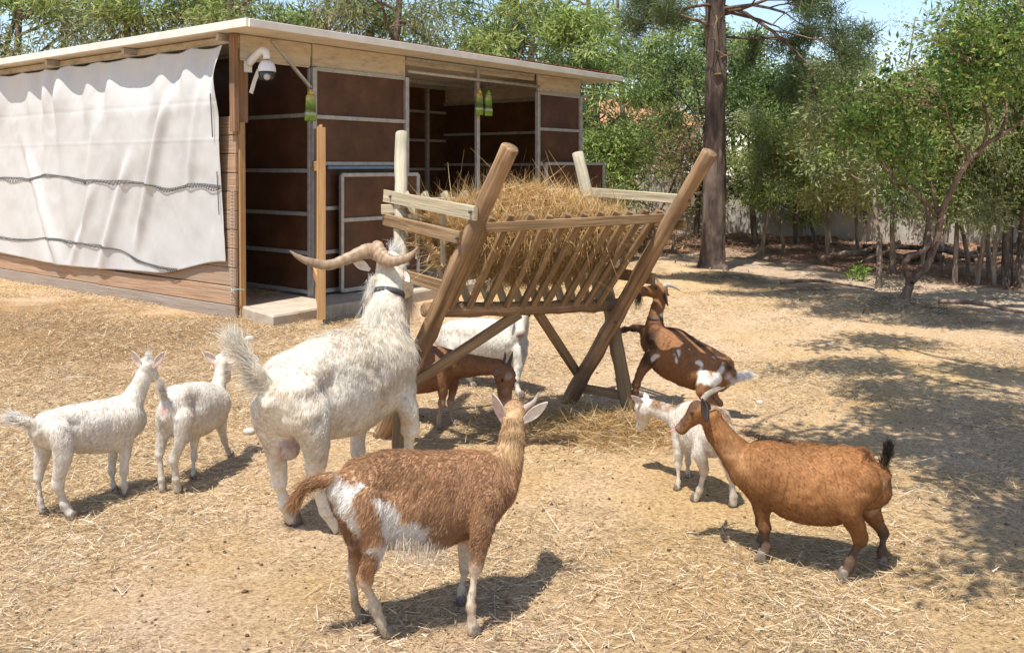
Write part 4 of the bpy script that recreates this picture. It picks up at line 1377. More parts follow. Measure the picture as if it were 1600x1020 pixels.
# 2 -- second white kid
goat(dict(seed=102, label='white kid seen from behind with upright tail, next to the buck', coat=lambda V, N: mixc(white_coat((1, .985, .96), .4)(V, N), blobmask(V, [(256, 636, 4.38, .032)], .6), PINK),
    torso=[(262, 616, 668, 4.42, .055), (272, 603, 678, 4.48, .078), (288, 598, 683, 4.57, .090), (305, 597, 682, 4.66, .093), (322, 598, 676, 4.75, .088), (338, 604, 664, 4.84, .072), (347, 618, 650, 4.90, .048)],
    neck=[(336, 628, 4.83, .062), (341, 605, 4.87, .047), (345, 585, 4.90, .037), (347, 570, 4.92, .035)],
    head=((347, 563, 4.92), (354, 590, 5.03)), headlen=1.05,
    legs=[leg((260, 650, 4.47, .050), (256, 678, 4.48, .036), (249, 708, 4.47, .020), (252, 748, 4.47, .0155), (255, 766, 4.48, .019)),
          leg((284, 655, 4.44, .055), (283, 685, 4.43, .040), (272, 716, 4.44, .023), (275, 748, 4.46, .0175), (279, 767, 4.48, .021)),
          leg((308, 660, 4.72, .045), (304, 690, 4.70, .027), (303, 713, 4.69, .019), (302, 735, 4.68, .015), (302, 745, 4.68, .018)),
          leg((342, 640, 4.86, .045), (346, 668, 4.92, .026), (350, 688, 4.97, .018), (356, 703, 5.03, .0145), (361, 711, 5.04, .018))],
    ears=[((338, 567, 4.90), (319, 549, 4.88), .046, (-.2, -1, .2), (.66, .50, .43), (.72, .68, .61)), ((356, 565, 4.91), (371, 562, 4.88), .030, (.1, -1, .3), (.64, .48, .4), (.72, .68, .61))],
    tail=[(262, 630, 4.42, .022), (255, 618, 4.38, .017), (252, 608, 4.36, .016), (251, 600, 4.35, .009)],
    tufts=[([(258, 625, 4.39), (253, 610, 4.36), (251, 602, 4.35)], (-.1, -.3, .9), 1500, .022, .008, (.73, .68, .60)), ([(347, 552, 4.91), (351, 552, 4.92)], (.1, .1, 1), 90, .018, .007, (.74, .70, .63))],
    blobs=[((288, 680, 4.5), (292, 688, 4.52), .03)],
    hair=(.016, .010), hairs=30000, lift=.16, clump=.22, messy=.15))


# 3 -- big white buck
def buck_coat(V, N):
    C = white_coat((1.02, .99, .92), .8, 7)(V, N)
    C = mixc(C, blobmask(V, [(450, 700, 3.96, .07)], .5, .3), np.array([.50, .36, .32]))
    C = mixc(C, blobmask(V, [(420, 628, 3.85, .04)], .5, .3), np.array([.42, .30, .26]))
    C = mixc(C, blobmask(V, [(400, 650, 3.9, .07), (440, 740, 4.1, .06)], .9, .5) * .35, np.array([.55, .40, .26]))
    return C


goat(dict(seed=103, label='large shaggy white buck with wide curving horns at the hay rack', coat=buck_coat,
    torso=[(428, 585, 655, 3.86, .085), (448, 560, 682, 3.95, .155), (478, 538, 682, 4.08, .175), (512, 522, 682, 4.22, .188), (548, 511, 675, 4.37, .188), (580, 500, 658, 4.52, .178), (604, 500, 645, 4.64, .165), (622, 520, 622, 4.74, .11)],
    neck=[(588, 545, 4.56, .180), (598, 508, 4.62, .128), (605, 474, 4.67, .095), (609, 448, 4.71, .080), (611, 428, 4.74, .078)], neckflat=.92,
    head=((606, 415, 4.74), (638, 450, 4.98)), headlen=.98, headfat=1.05,
    legs=[leg((425, 640, 3.98, .105), (430, 692, 4.02, .062), (437, 752, 4.06, .036), (445, 786, 4.08, .029), (459, 814, 4.09, .034)),
          leg((480, 645, 3.88, .110), (495, 700, 3.90, .064), (492, 753, 3.93, .038), (510, 796, 3.97, .032), (529, 826, 4.00, .037)),
          leg((570, 620, 4.66, .09), (560, 668, 4.68, .055), (559, 705, 4.67, .036), (560, 735, 4.67, .028), (562, 746, 4.67, .033)),
          leg((620, 590, 4.56, .098), (638, 640, 4.54, .055), (642, 668, 4.56, .042), (636, 715, 4.58, .032), (634, 752, 4.60, .037))],
    blobs=[((449, 668, 3.97), (452, 712, 3.97), .052), ((462, 600, 3.87), (470, 655, 3.88), .10)],
    ears=[((575, 420, 4.72), (549, 404, 4.70), .050, (-.1, -1, .3), (.70, .58, .48), (.74, .70, .62)), ((626, 424, 4.74), (640, 441, 4.70), .046, (.4, -1, .2), (.62, .42, .36), (.70, .65, .56))],
    horns=[([(597, 402, 4.74), (577, 392, 4.72), (546, 403, 4.68), (515, 414, 4.64), (487, 410, 4.60), (467, 402, 4.58), (453, 392, 4.57)], [.030, .038, .028, .024, .020, .013, .003], (.36, .25, .155)),
           ([(590, 398, 4.74), (588, 389, 4.70), (598, 402, 4.66), (613, 408, 4.63), (633, 404, 4.62), (645, 396, 4.62), (653, 386, 4.62)], [.034, .043, .037, .028, .021, .013, .003], (.38, .26, .165))],
    tail=[(424, 612, 3.86, .040), (408, 590, 3.82, .032), (390, 562, 3.80, .026), (372, 540, 3.79, .012)],
    tufts=[([(424, 610, 3.86), (405, 585, 3.82), (388, 560, 3.80), (368, 535, 3.79)], [(-.7, -.3, .1), (-.75, -.2, .35), (-.65, -.1, .6), (-.55, 0, .8)], 3600, .075, .012, (.78, .71, .60)),
           ([(585, 430, 4.70), (582, 455, 4.66)], (-.15, -.2, -1), 500, .07, .012, (.76, .72, .64)),
           ([(632, 462, 4.98), (640, 455, 4.99)], (.05, -.1, -1), 700, .11, .010, (.76, .66, .52)),
           ([(612, 392, 4.80), (618, 394, 4.86)], (.3, .2, .8), 420, .045, .014, (.80, .77, .72)),
           ([(605, 480, 4.56), (630, 545, 4.66)], (.35, -.1, -.9), 900, .085, .03, (.76, .72, .64)),
           ([(575, 505, 4.42), (595, 470, 4.56)], (-.1, -.3, -.9), 500, .07, .03, (.76, .72, .64))],
    hairmul=lambda b, n: (.5 + .6 * sstep(3.95, 4.4, b[:, 1]) * sstep(.45, .75, b[:, 2])) * (1 - .65 * sstep(.80, .95, b[:, 2])),
    collar=(10, .016, 1.05), hair=(.034, .010), hairs=100000, lift=.13, messy=.12, clump=.2, hairw=.0014, hairvar=.06, voxel=.009, smooth=12, lump=.006))


# 4 -- brown goat in front
def front_coat(V, N):
    n = fbm(V * 7, 3, 5)
    C = np.array([.44, .255, .135]) * np.ones_like(V) * (1 + .22 * n)[:, None]
    C = mixc(C, blobmask(V, [(640, 725, 3.0, .16), (700, 730, 3.08, .14), (760, 780, 3.2, .12)], .8, .8) * .35, np.array([.24, .125, .06]))
    C = mixc(C, blobmask(V, [(800, 700, 3.33, .07), (803, 675, 3.36, .07), (802, 650, 3.38, .06)], .8, .3) * .8, np.array([.52, .36, .19]))
    wh = blobmask(V, [(545, 775, 2.98, .060), (530, 765, 3.0, .050), (556, 800, 2.98, .055), (595, 792, 2.98, .036), (608, 812, 3.0, .046), (622, 836, 3.01, .060), (648, 846, 3.04, .060), (672, 860, 3.1, .052), (610, 862, 3.02, .055), (600, 850, 3.0, .042)], .3, .9)
    C = mixc(C, wh, [.76, .72, .66])
    lw = 1 - sstep(.17, .25, V[:, 2] + .04 * fbm(V * 20, 2, 4))
    C = mixc(C, lw[:, None] * .92, [.64, .54, .42])
    br = blobmask(V, [(560, 900, 3.15, .06), (556, 940, 3.2, .06)], .5, .5)
    C = mixc(C, br * .75, [.34, .21, .10])
    C = mixc(C, blobmask(V, [(578, 920, 3.06, .035), (738, 950, 3.11, .035)], .5, .9) * .6, [.36, .22, .11])
    C = mixc(C, blobmask(V, [(562, 848, 3.06, .045)], .5, .3), [.58, .36, .31])
    return C


goat(dict(seed=104, label='shaggy brown goat with white flank patches standing in the foreground', coat=front_coat,
    torso=[(531, 740, 784, 3.02, .058), (550, 722, 815, 3.05, .095), (588, 706, 840, 3.10, .118), (638, 707, 852, 3.16, .132), (688, 708, 848, 3.22, .134), (733, 704, 830, 3.27, .122), (768, 704, 812, 3.31, .100), (790, 724, 786, 3.34, .066)],
    neck=[(768, 755, 3.31, .105), (787, 728, 3.34, .080), (797, 700, 3.37, .058), (801, 672, 3.39, .050), (803, 652, 3.40, .048)],
    head=((804, 645, 3.41), (809, 668, 3.58)), headlen=1.0, headfat=.92,
    legs=[leg((554, 795, 3.14, .068), (557, 852, 3.17, .036), (551, 902, 3.18, .022), (556, 948, 3.19, .0185), (565, 969, 3.20, .022)),
          leg((570, 790, 3.00, .078), (585, 850, 3.00, .044), (571, 905, 3.03, .026), (585, 948, 3.06, .020), (606, 992, 3.09, .024)),
          leg((735, 790, 3.36, .058), (726, 845, 3.37, .031), (727, 885, 3.37, .024), (721, 922, 3.365, .018), (720, 936, 3.36, .021)),
          leg((755, 790, 3.17, .066), (752, 838, 3.13, .037), (743, 885, 3.12, .025), (736, 948, 3.11, .0185), (740, 988, 3.11, .025))],
    blobs=[((563, 835, 3.06), (562, 850, 3.06), .035)],
    ears=[((788, 660, 3.39), (769, 614, 3.36), .048, (-.6, -.8, .1), (.55, .42, .36), (.60, .52, .43)), ((819, 658, 3.39), (856, 628, 3.37), .046, (.2, -1, -.2), (.70, .62, .54), (.55, .44, .34))],
    horns=[([(814, 646, 3.41), (822, 637, 3.42), (834, 628, 3.44), (842, 613, 3.47)], [.013, .012, .009, .003], (.42, .34, .27)), ([(797, 645, 3.42), (794, 636, 3.45), (798, 628, 3.5)], [.012, .010, .003], (.36, .29, .23))],
    tail=[(534, 752, 3.02, .030), (505, 750, 2.99, .022), (480, 760, 2.97, .018), (462, 782, 2.96, .009)],
    tufts=[([(530, 748, 3.02), (505, 748, 2.99), (480, 756, 2.97), (460, 784, 2.96)], [(-1, -.1, -.1), (-1, -.1, -.3), (-.8, 0, -.8), (-.4, 0, -1)], 2400, .045, .008, (.38, .21, .10)),
           ([(620, 850, 3.0), (690, 858, 3.12)], (-.15, -.1, -1), 600, .032, .02, (.66, .57, .46))],
    hair=(.019, .008), hairs=100000, lift=.20, messy=.16, clump=.30, hairvar=.18, hairw=.0015, voxel=.0068, lump=.005))


# 5 -- tan goat at the right
def tan_coat(V, N):
    n = fbm(V * 6, 3, 15)
    C = np.array([.275, .122, .041]) * np.ones_like(V) * (1 + .13 * n)[:, None]
    C = mixc(C, blobmask(V, [(1280, 750, 3.55, .13), (1170, 740, 3.65, .07), (1345, 770, 3.5, .06)], .9, .7) * .25, [.46, .24, .10])
    C = mixc(C, blobmask(V, [(1135, 705, 3.72, .06), (1155, 725, 3.68, .05)], .9, .6) * .35, [.50, .31, .16])
    # dark dorsal stripe
    ds = blobmask(V, [(x, y, z, .022) for x, y, z in ((1165, 678, 3.76), (1178, 683, 3.75), (1195, 687, 3.74), (1215, 690, 3.72), (1235, 692, 3.70), (1255, 693, 3.69), (1275, 694, 3.67), (1295, 694, 3.65), (1315, 694, 3.63), (1335, 696, 3.61))], .5, .4)
    C = mixc(C, ds * .85, [.07, .045, .03])
    lw = 1 - sstep(.10, .20, V[:, 2] + .03 * fbm(V * 25, 2, 6))
    C = mixc(C, lw[:, None] * .85, [.075, .05, .036])
    C = mixc(C, blobmask(V, [(1086, 630, 3.78, .026), (1078, 636, 3.78, .028), (1070, 644, 3.78, .030), (1063, 652, 3.79, .032), (1058, 662, 3.79, .030)], .5, .4) * .85, [.085, .045, .026])
    C = mixc(C, blobmask(V, [(1090, 655, 3.70, .05)], .8, .4) * .4, [.38, .17, .055])
    C = mixc(C, blobmask(V, [(1362, 790, 3.6, .06), (1376, 750, 3.56, .04)], .7, .6) * .6, [.58, .42, .27])
    return C


goat(dict(seed=105, label='tan goat with black dorsal stripe and tail standing at right', coat=tan_coat,
    torso=[(1379, 724, 762, 3.56, .055), (1364, 708, 790, 3.58, .105), (1333, 697, 798, 3.61, .128), (1292, 695, 814, 3.65, .150), (1252, 694, 812, 3.68, .155), (1213, 690, 794, 3.71, .138), (1180, 687, 783, 3.74, .120), (1157, 704, 762, 3.76, .080)],
    neck=[(1172, 732, 3.75, .096), (1150, 708, 3.77, .072), (1128, 682, 3.78, .056), (1113, 660, 3.79, .049), (1105, 647, 3.79, .047)],
    head=((1097, 636, 3.79), (1060, 668, 3.80)), headlen=1.10, nosecol=(.22, .12, .085), headfat=1.02,
    legs=[leg((1192, 755, 3.70, .070), (1191, 785, 3.68, .042), (1194, 822, 3.68, .025), (1198, 853, 3.69, .0205), (1190, 873, 3.69, .026)),
          leg((1182, 755, 3.82, .060), (1186, 785, 3.80, .036), (1190, 816, 3.79, .023), (1191, 845, 3.79, .019), (1184, 859, 3.79, .023)),
          leg((1342, 755, 3.53, .090), (1330, 796, 3.50, .055), (1344, 842, 3.53, .026), (1328, 879, 3.54, .0205), (1318, 899, 3.545, .026)),
          leg((1352, 755, 3.66, .085), (1358, 796, 3.69, .050), (1379, 830, 3.69, .024), (1378, 861, 3.675, .019), (1380, 878, 3.67, .023))],
    blobs=[((1312, 800, 3.62), (1318, 808, 3.62), .035)],
    ears=[((1098, 628, 3.76), (1104, 658, 3.66), .056, (-1, -.3, .1), (.035, .024, .018), (.045, .028, .02)), ((1100, 626, 3.83), (1108, 640, 3.92), .034, (-1, .2, .1), (.04, .027, .02), (.10, .05, .022))],
    horns=[([(1098, 625, 3.77), (1106, 617, 3.77), (1118, 611, 3.76), (1133, 605, 3.75)], [.011, .010, .007, .002], (.30, .25, .19)), ([(1098, 624, 3.81), (1104, 616, 3.82), (1114, 609, 3.84), (1126, 604, 3.86)], [.011, .009, .006, .002], (.36, .30, .24))],
    tail=[(1378, 735, 3.56, .022), (1383, 718, 3.54, .016), (1387, 702, 3.53, .010)],
    tufts=[([(1380, 730, 3.55), (1386, 712, 3.54), (1389, 698, 3.53)], (.15, -.1, 1), 1500, .026, .007, (.035, .028, .025)),
           ([(1160, 676, 3.76), (1195, 687, 3.74), (1235, 692, 3.70)], (.9, 0, .25), 900, .016, .007, (.09, .06, .04))],
    dirt=.15, tongue=[(1062, 671, 3.80), (1054, 671, 3.81), (1046, 674, 3.81)],
    hair=(.011, .007), hairs=60000, lift=.24, messy=.14, clump=.25, lump=.005))


# 6 -- white and brown kid behind the tan goat
def kid_coat(V, N):
    C = white_coat((1, .98, .95), .4, 8)(V, N)
    C = mixc(C, blobmask(V, [(1052, 630, 4.56, .055), (1038, 632, 4.58, .055), (1024, 632, 4.62, .05), (1100, 636, 4.34, .085), (1120, 650, 4.22, .085)], .5, .7), [.30, .18, .10])
    C = mixc(C, blobmask(V, [(1099, 728, 4.31, .045), (1094, 702, 4.29, .045)], .7, .8) * .7, [.32, .21, .14])
    return C


goat(dict(seed=106, label='white and brown patched kid behind the tan goat, nosing spilled hay', coat=kid_coat,
    torso=[(1133, 652, 700, 4.20, .050), (1121, 637, 710, 4.25, .078), (1102, 630, 710, 4.36, .088), (1083, 627, 702, 4.47, .083), (1066, 632, 692, 4.56, .062), (1056, 642, 680, 4.60, .042)],
    neck=[(1070, 655, 4.54, .062), (1048, 648, 4.60, .047), (1026, 638, 4.65, .038), (1014, 633, 4.68, .036)],
    head=((1009, 632, 4.69), (999, 664, 4.77)), headup=(-.3, .9, .3), headlen=1.1,
    legs=[leg((1063, 675, 4.52, .045), (1061, 702, 4.51, .027), (1060, 727, 4.51, .0185), (1060, 752, 4.50, .0145), (1058, 764, 4.50, .018)),
          leg((1075, 675, 4.64, .042), (1074, 700, 4.65, .025), (1075, 720, 4.66, .017), (1075, 737, 4.67, .0135), (1076, 746, 4.67, .017)),
          leg((1102, 680, 4.29, .055), (1094, 708, 4.28, .038), (1100, 735, 4.31, .021), (1093, 765, 4.33, .017), (1086, 781, 4.35, .021)),
          leg((1128, 680, 4.22, .050), (1132, 712, 4.22, .034), (1142, 742, 4.24, .020), (1146, 775, 4.26, .016), (1145, 791, 4.27, .020))],
    ears=[((1006, 632, 4.67), (986, 618, 4.62), .034, (-.1, -1, .2), (.62, .47, .40), (.66, .60, .52)), ((1012, 627, 4.72), (1007, 613, 4.76), .030, (0, -1, .2), (.62, .47, .4), (.7, .65, .58))],
    hair=(.016, .009), hairs=24000, lift=.28))


# 7 -- brown goat standing up against the rack
def rear_coat(V, N):
    n = fbm(V * 7, 3, 25)
    C = np.array([.27, .125, .052]) * np.ones_like(V) * (1 + .15 * n)[:, None]
    dk = blobmask(V, [(x, y, z, .055) for x, y, z in ((1040, 500, 5.93), (1055, 512, 5.92), (1075, 524, 5.88), (1098, 536, 5.84), (1120, 548, 5.8), (1138, 575, 5.77), (1038, 485, 6.0), (1042, 465, 6.0))], .5, .4)
    C = mixc(C, dk * .85, [.045, .022, .013])
    C = mixc(C, blobmask(V, [(1012, 530, 5.88, .08), (1015, 560, 5.86, .06), (1000, 582, 5.9, .06), (993, 608, 5.9, .06), (985, 514, 6.05, .07)], .5, .5) * .85, [.06, .03, .017])
    wh = blobmask(V, [(1026, 556, 5.83, .036), (1030, 545, 5.83, .022), (1059, 548, 5.78, .020), (1056, 560, 5.78, .022), (1118, 552, 5.72, .032), (1094, 572, 5.70, .036), (1094, 584, 5.69, .04), (1104, 596, 5.68, .055), (1120, 592, 5.68, .055), (1130, 575, 5.69, .036), (1098, 609, 5.66, .03), (1033, 489, 5.93, .026)], .3, .7)
    C = mixc(C, wh, [.74, .70, .64])
    C = mixc(C, blobmask(V, [(1140, 592, 5.75, .05), (1165, 587, 5.75, .08)], .4, .3), [.76, .74, .70])
    C = mixc(C, blobmask(V, [(1010, 446, 5.96, .03), (1025, 445, 5.95, .03)], .6, .4) * .7, [.11, .06, .04])
    return C


goat(dict(seed=107, label='brown goat with white tail propping its forelegs on the rack', coat=rear_coat, air=True,
    torso=[(1141, 572, 604, 5.76, .055), (1130, 557, 612, 5.79, .105), (1106, 543, 611, 5.83, .135), (1077, 528, 604, 5.88, .138), (1048, 512, 590, 5.93, .122), (1024, 510, 572, 5.97, .095), (1014, 522, 556, 5.99, .06)],
    neck=[(1026, 535, 5.96, .100), (1023, 510, 5.98, .072), (1025, 488, 5.99, .056), (1031, 470, 6.0, .053), (1034, 460, 6.0, .05)], neckup=(0, 1, 0),
    head=((1037, 455, 6.0), (999, 452, 6.02)), headlen=1.05, nosecol=(.30, .19, .14), nosew=.5,
    legs=[leg((1110, 588, 5.74, .085), (1098, 612, 5.68, .050), (1114, 632, 5.74, .025), (1110, 648, 5.75, .020), (1106, 655, 5.75, .024)),
          leg((1122, 588, 5.86, .080), (1112, 612, 5.84, .045), (1124, 630, 5.87, .024), (1120, 642, 5.88, .019), (1116, 647, 5.87, .023)),
          leg((1014, 535, 6.03, .060), (1005, 516, 6.07, .036), (990, 513, 6.10, .024), (976, 515, 6.10, .020), (967, 517, 6.10, .022)),
          leg((1020, 555, 5.90, .065), (1003, 578, 5.87, .040), (994, 600, 5.86, .025), (993, 612, 5.85, .020), (992, 619, 5.85, .022))],
    ears=[((1040, 455, 5.96), (1044, 478, 5.90), .040, (.9, -.5, 0), (.20, .11, .07), (.10, .055, .035)), ((1040, 452, 6.06), (1046, 462, 6.14), .036, (.9, .3, 0), (.2, .11, .07), (.14, .08, .05))],
    horns=[([(1036, 447, 5.98), (1045, 445, 5.98), (1055, 449, 5.98), (1063, 454, 5.98)], [.016, .013, .009, .003], (.50, .44, .38)), ([(1030, 446, 6.02), (1028, 440, 6.04), (1025, 434, 6.06)], [.013, .010, .003], (.2, .17, .14))],
    tail=[(1141, 590, 5.76, .026), (1154, 590, 5.75, .024), (1166, 587, 5.74, .016)],
    tufts=[([(1144, 591, 5.76), (1158, 588, 5.75), (1168, 586, 5.74)], (1, 0, .12), 1500, .035, .010, (.76, .74, .70)),
           ([(1000, 458, 6.0), (998, 462, 6.0)], (-.2, 0, -1), 260, .07, .006, (.10, .06, .04))],
    collar=(6, .010, 1.03), hair=(.015, .008), hairs=34000, lift=.16, clump=.3))

# 8 -- white goat behind the rack
goat(dict(seed=108, label='white goat standing behind the rack with its face under the rail', coat=white_coat((.97, .96, .94), .35, 28),
    torso=[(689, 512, 545, 6.72, .055), (706, 502, 556, 6.68, .105), (735, 498, 562, 6.60, .130), (765, 499, 563, 6.53, .135), (790, 502, 566, 6.46, .122), (808, 512, 560, 6.40, .092), (817, 522, 550, 6.37, .06)],
    neck=[(806, 530, 6.40, .095), (813, 507, 6.36, .072), (816, 492, 6.32, .060), (816, 482, 6.30, .056)], neckup=(0, 1, 0),
    head=((815, 484, 6.29), (813, 524, 6.12)), headlen=.98, headup=(0, -.6, .8), nosecol=(.42, .26, .22),
    legs=[leg((700, 540, 6.80, .08), (712, 560, 6.82, .045), (706, 585, 6.80, .024), (710, 600, 6.60, .02), (712, 606, 6.58, .023)),
          leg((712, 545, 6.60, .08), (726, 565, 6.56, .050), (733, 588, 6.58, .026), (738, 600, 6.58, .020), (742, 606, 6.57, .023)),
          leg((805, 550, 6.50, .06), (800, 575, 6.52, .036), (798, 594, 6.52, .024), (798, 605, 6.50, .019), (799, 610, 6.49, .022)),
          leg((812, 550, 6.33, .065), (810, 572, 6.30, .040), (806, 592, 6.27, .027), (810, 612, 6.24, .020), (815, 624, 6.22, .024))],
    ears=[((804, 480, 6.27), (792, 488, 6.25), .045, (-.1, -1, 0), (.64, .48, .41), (.7, .66, .6)), ((826, 480, 6.27), (838, 488, 6.25), .045, (.1, -1, 0), (.64, .48, .41), (.7, .66, .6))],
    tail=[(690, 522, 6.72, .025), (682, 520, 6.72, .02), (675, 522, 6.72, .012)],
    tufts=[([(688, 522, 6.72), (676, 522, 6.72)], (-1, 0, .1), 700, .03, .009, (.74, .71, .66))],
    hair=(.020, .009), hairs=24000))


# 9 -- brown goat feeding under the rack
def under_coat(V, N):
    n = fbm(V * 7, 3, 35)
    C = np.array([.25, .115, .05]) * np.ones_like(V) * (1 + .15 * n)[:, None]
    lw = 1 - sstep(.13, .22, V[:, 2] + .03 * fbm(V * 25, 2, 6))
    C = mixc(C, lw[:, None] * .75, [.44, .33, .25])
    C = mixc(C, blobmask(V, [(798, 585, 5.5, .035), (797, 610, 5.48, .035), (796, 630, 5.48, .03)], .5, .4) * .7, [.42, .30, .22])
    C = mixc(C, blobmask(V, [(785, 610, 5.53, .04), (780, 590, 5.55, .03)], .5, .5) * .7, [.12, .065, .04])
    return C


goat(dict(seed=109, label='brown goat with short upright horns, head lowered beneath the rack', coat=under_coat,
    torso=[(575, 555, 590, 5.80, .065), (592, 540, 606, 5.77, .115), (625, 535, 613, 5.73, .142), (660, 538, 613, 5.68, .142), (690, 543, 604, 5.63, .118), (708, 550, 596, 5.60, .085), (716, 560, 588, 5.59, .055)],
    neck=[(698, 570, 5.61, .098), (728, 571, 5.60, .072), (758, 572, 5.60, .058), (778, 574, 5.59, .052), (784, 576, 5.59, .050)],
    head=((788, 577, 5.58), (794, 637, 5.50)), headup=(.7, -.6, .3), headlen=.98, nosecol=(.34, .24, .18),
    legs=[leg((690, 585, 5.58, .070), (692, 608, 5.56, .042), (690, 630, 5.56, .025), (686, 655, 5.55, .019), (687, 668, 5.55, .024)),
          leg((702, 580, 5.66, .062), (708, 605, 5.66, .036), (704, 628, 5.65, .023), (705, 650, 5.63, .018), (711, 663, 5.62, .022)),
          leg((590, 580, 5.70, .085), (600, 608, 5.67, .050), (592, 632, 5.66, .025), (596, 650, 5.64, .020), (600, 662, 5.64, .024)),
          leg((590, 580, 5.85, .080), (604, 608, 5.85, .045), (598, 630, 5.84, .024), (603, 645, 5.83, .019), (607, 650, 5.82, .023))],
    ears=[((782, 577, 5.55), (772, 586, 5.50), .040, (-.5, -1, .2), (.28, .17, .12), (.30, .15, .07)), ((797, 578, 5.60), (806, 588, 5.62), .036, (.5, -1, .2), (.28, .17, .12), (.3, .15, .07))],
    horns=[([(786, 576, 5.57), (787, 566, 5.57), (789, 558, 5.58), (789, 550, 5.60)], [.015, .013, .009, .003], (.10, .08, .07)), ([(793, 576, 5.58), (796, 566, 5.58), (799, 558, 5.59), (801, 549, 5.61)], [.015, .013, .009, .003], (.11, .09, .075))],
    tail=[(577, 562, 5.80, .02), (568, 560, 5.80, .014)],
    hair=(.015, .008), hairs=26000, lift=.16))

# ================================================================== TREES
def grow(r, start, direc, length, rad, depth, maxd, out, tips, spread=.6, nchild=(2, 4), up=.25, wig=.12, shrink=.68, minr=.006):
    n = 6 if depth == 0 else 4
    p = np.array(start, float); d = nrm(direc)
    pts = [p.copy()]; rr = [rad]
    for k in range(n):
        d = nrm(d + r.normal(0, wig, 3) + np.array([0, 0, up * .15]))
        p = p + d * length / n
        pts.append(p.copy()); rr.append(rad * (1 - .45 * (k + 1) / n))
    out.append((np.array(pts), np.array(rr)))
    if depth >= maxd:
        tips.append((pts[-1], d, length)); tips.append((pts[-2], d, length)); tips.append((pts[-3], d, length))
        return
    for c in range(r.integers(*nchild)):
        k = r.integers(max(1, n // 2), n + 1) if depth else r.integers(n // 2, n + 1)
        dd = nrm(d + r.normal(0, spread, 3) + np.array([0, 0, up]))
        grow(r, pts[k], dd, length * shrink * r.uniform(.75, 1.15), max(minr, rr[k] * .62), depth + 1, maxd, out, tips, spread, nchild, up, wig, shrink, minr)


def limbs_mesh(name, limbs, tint=(1, 1, 1), base_seg=9):
    mb = MB()
    for pts, rr in limbs:
        V, F, U = loft(pts, rr, rr, seg=base_seg if rr[0] > .03 else 5, up=(.3, 1, .1), cap=False)
        mb.add(V, F, U, np.array(tint))
    return mb.mesh(name, True)


def leaf_mesh(name, r, centers, sig, n, ll, lw, pal, droop=.3, flat=0.0, nclump=0):
    """n leaves in clumps round the centers"""
    centers = np.asarray(centers)
    if nclump and len(centers) > nclump: centers = centers[r.choice(len(centers), nclump, replace=False)]
    ci = r.integers(0, len(centers), n)
    sg = np.asarray(sig)
    off = r.normal(0, 1, (n, 3)) * sg
    b = centers[ci] + off
    d = off / (np.linalg.norm(off, axis=1)[:, None] + 1e-6) + r.normal(0, .7, (n, 3)) - np.array([0, 0, droop])
    d /= np.linalg.norm(d, axis=1)[:, None]
    ref = r.normal(0, 1, (n, 3)) + np.array([0, 0, flat])
    s = np.cross(d, ref); s /= np.linalg.norm(s, axis=1)[:, None] + 1e-9
    nn_ = np.cross(s, d)
    L = ll * np.clip(r.normal(1, .25, n), .5, 1.6)[:, None]
    w = lw * np.clip(r.normal(1, .2, n), .5, 1.5)[:, None]
    V = np.stack([b, b + d * L * .45 + s * w * .5 + nn_ * w * .25, b + d * L, b + d * L * .45 - s * w * .5 + nn_ * w * .25], 1).reshape(-1, 3)
    k = np.arange(n) * 4
    F = np.concatenate([np.stack([k, k + 1, k + 2], -1), np.stack([k, k + 2, k + 3], -1)])
    pal = np.array(pal)
    tone = r.integers(0, len(pal), len(centers))
    c = pal[np.where(r.random(n) < .65, tone[ci], r.integers(0, len(pal), n))]
    c = c * (1 + r.normal(0, .16, (n, 1))) * 1.95
    return fast_mesh(name, V, F, False, np.repeat(np.clip(c, .008, .6), 4, 0))


PAL = {
    'mid': [(.155, .20, .055), (.195, .24, .07), (.105, .145, .038), (.24, .275, .095), (.065, .09, .028)],
    'dark': [(.06, .09, .028), (.085, .125, .036), (.038, .06, .02), (.125, .165, .05)],
    'olive': [(.16, .185, .08), (.19, .205, .09), (.125, .15, .065), (.22, .225, .115), (.095, .115, .055)],
    'yellow': [(.25, .235, .08), (.29, .26, .095), (.205, .215, .07), (.16, .185, .06), (.31, .25, .12)],
    'grey': [(.15, .175, .085), (.19, .21, .10), (.10, .12, .06), (.225, .235, .125)],
    'brown': [(.20, .12, .06), (.25, .16, .085), (.15, .10, .05), (.13, .14, .05)],
}
KIND = {}


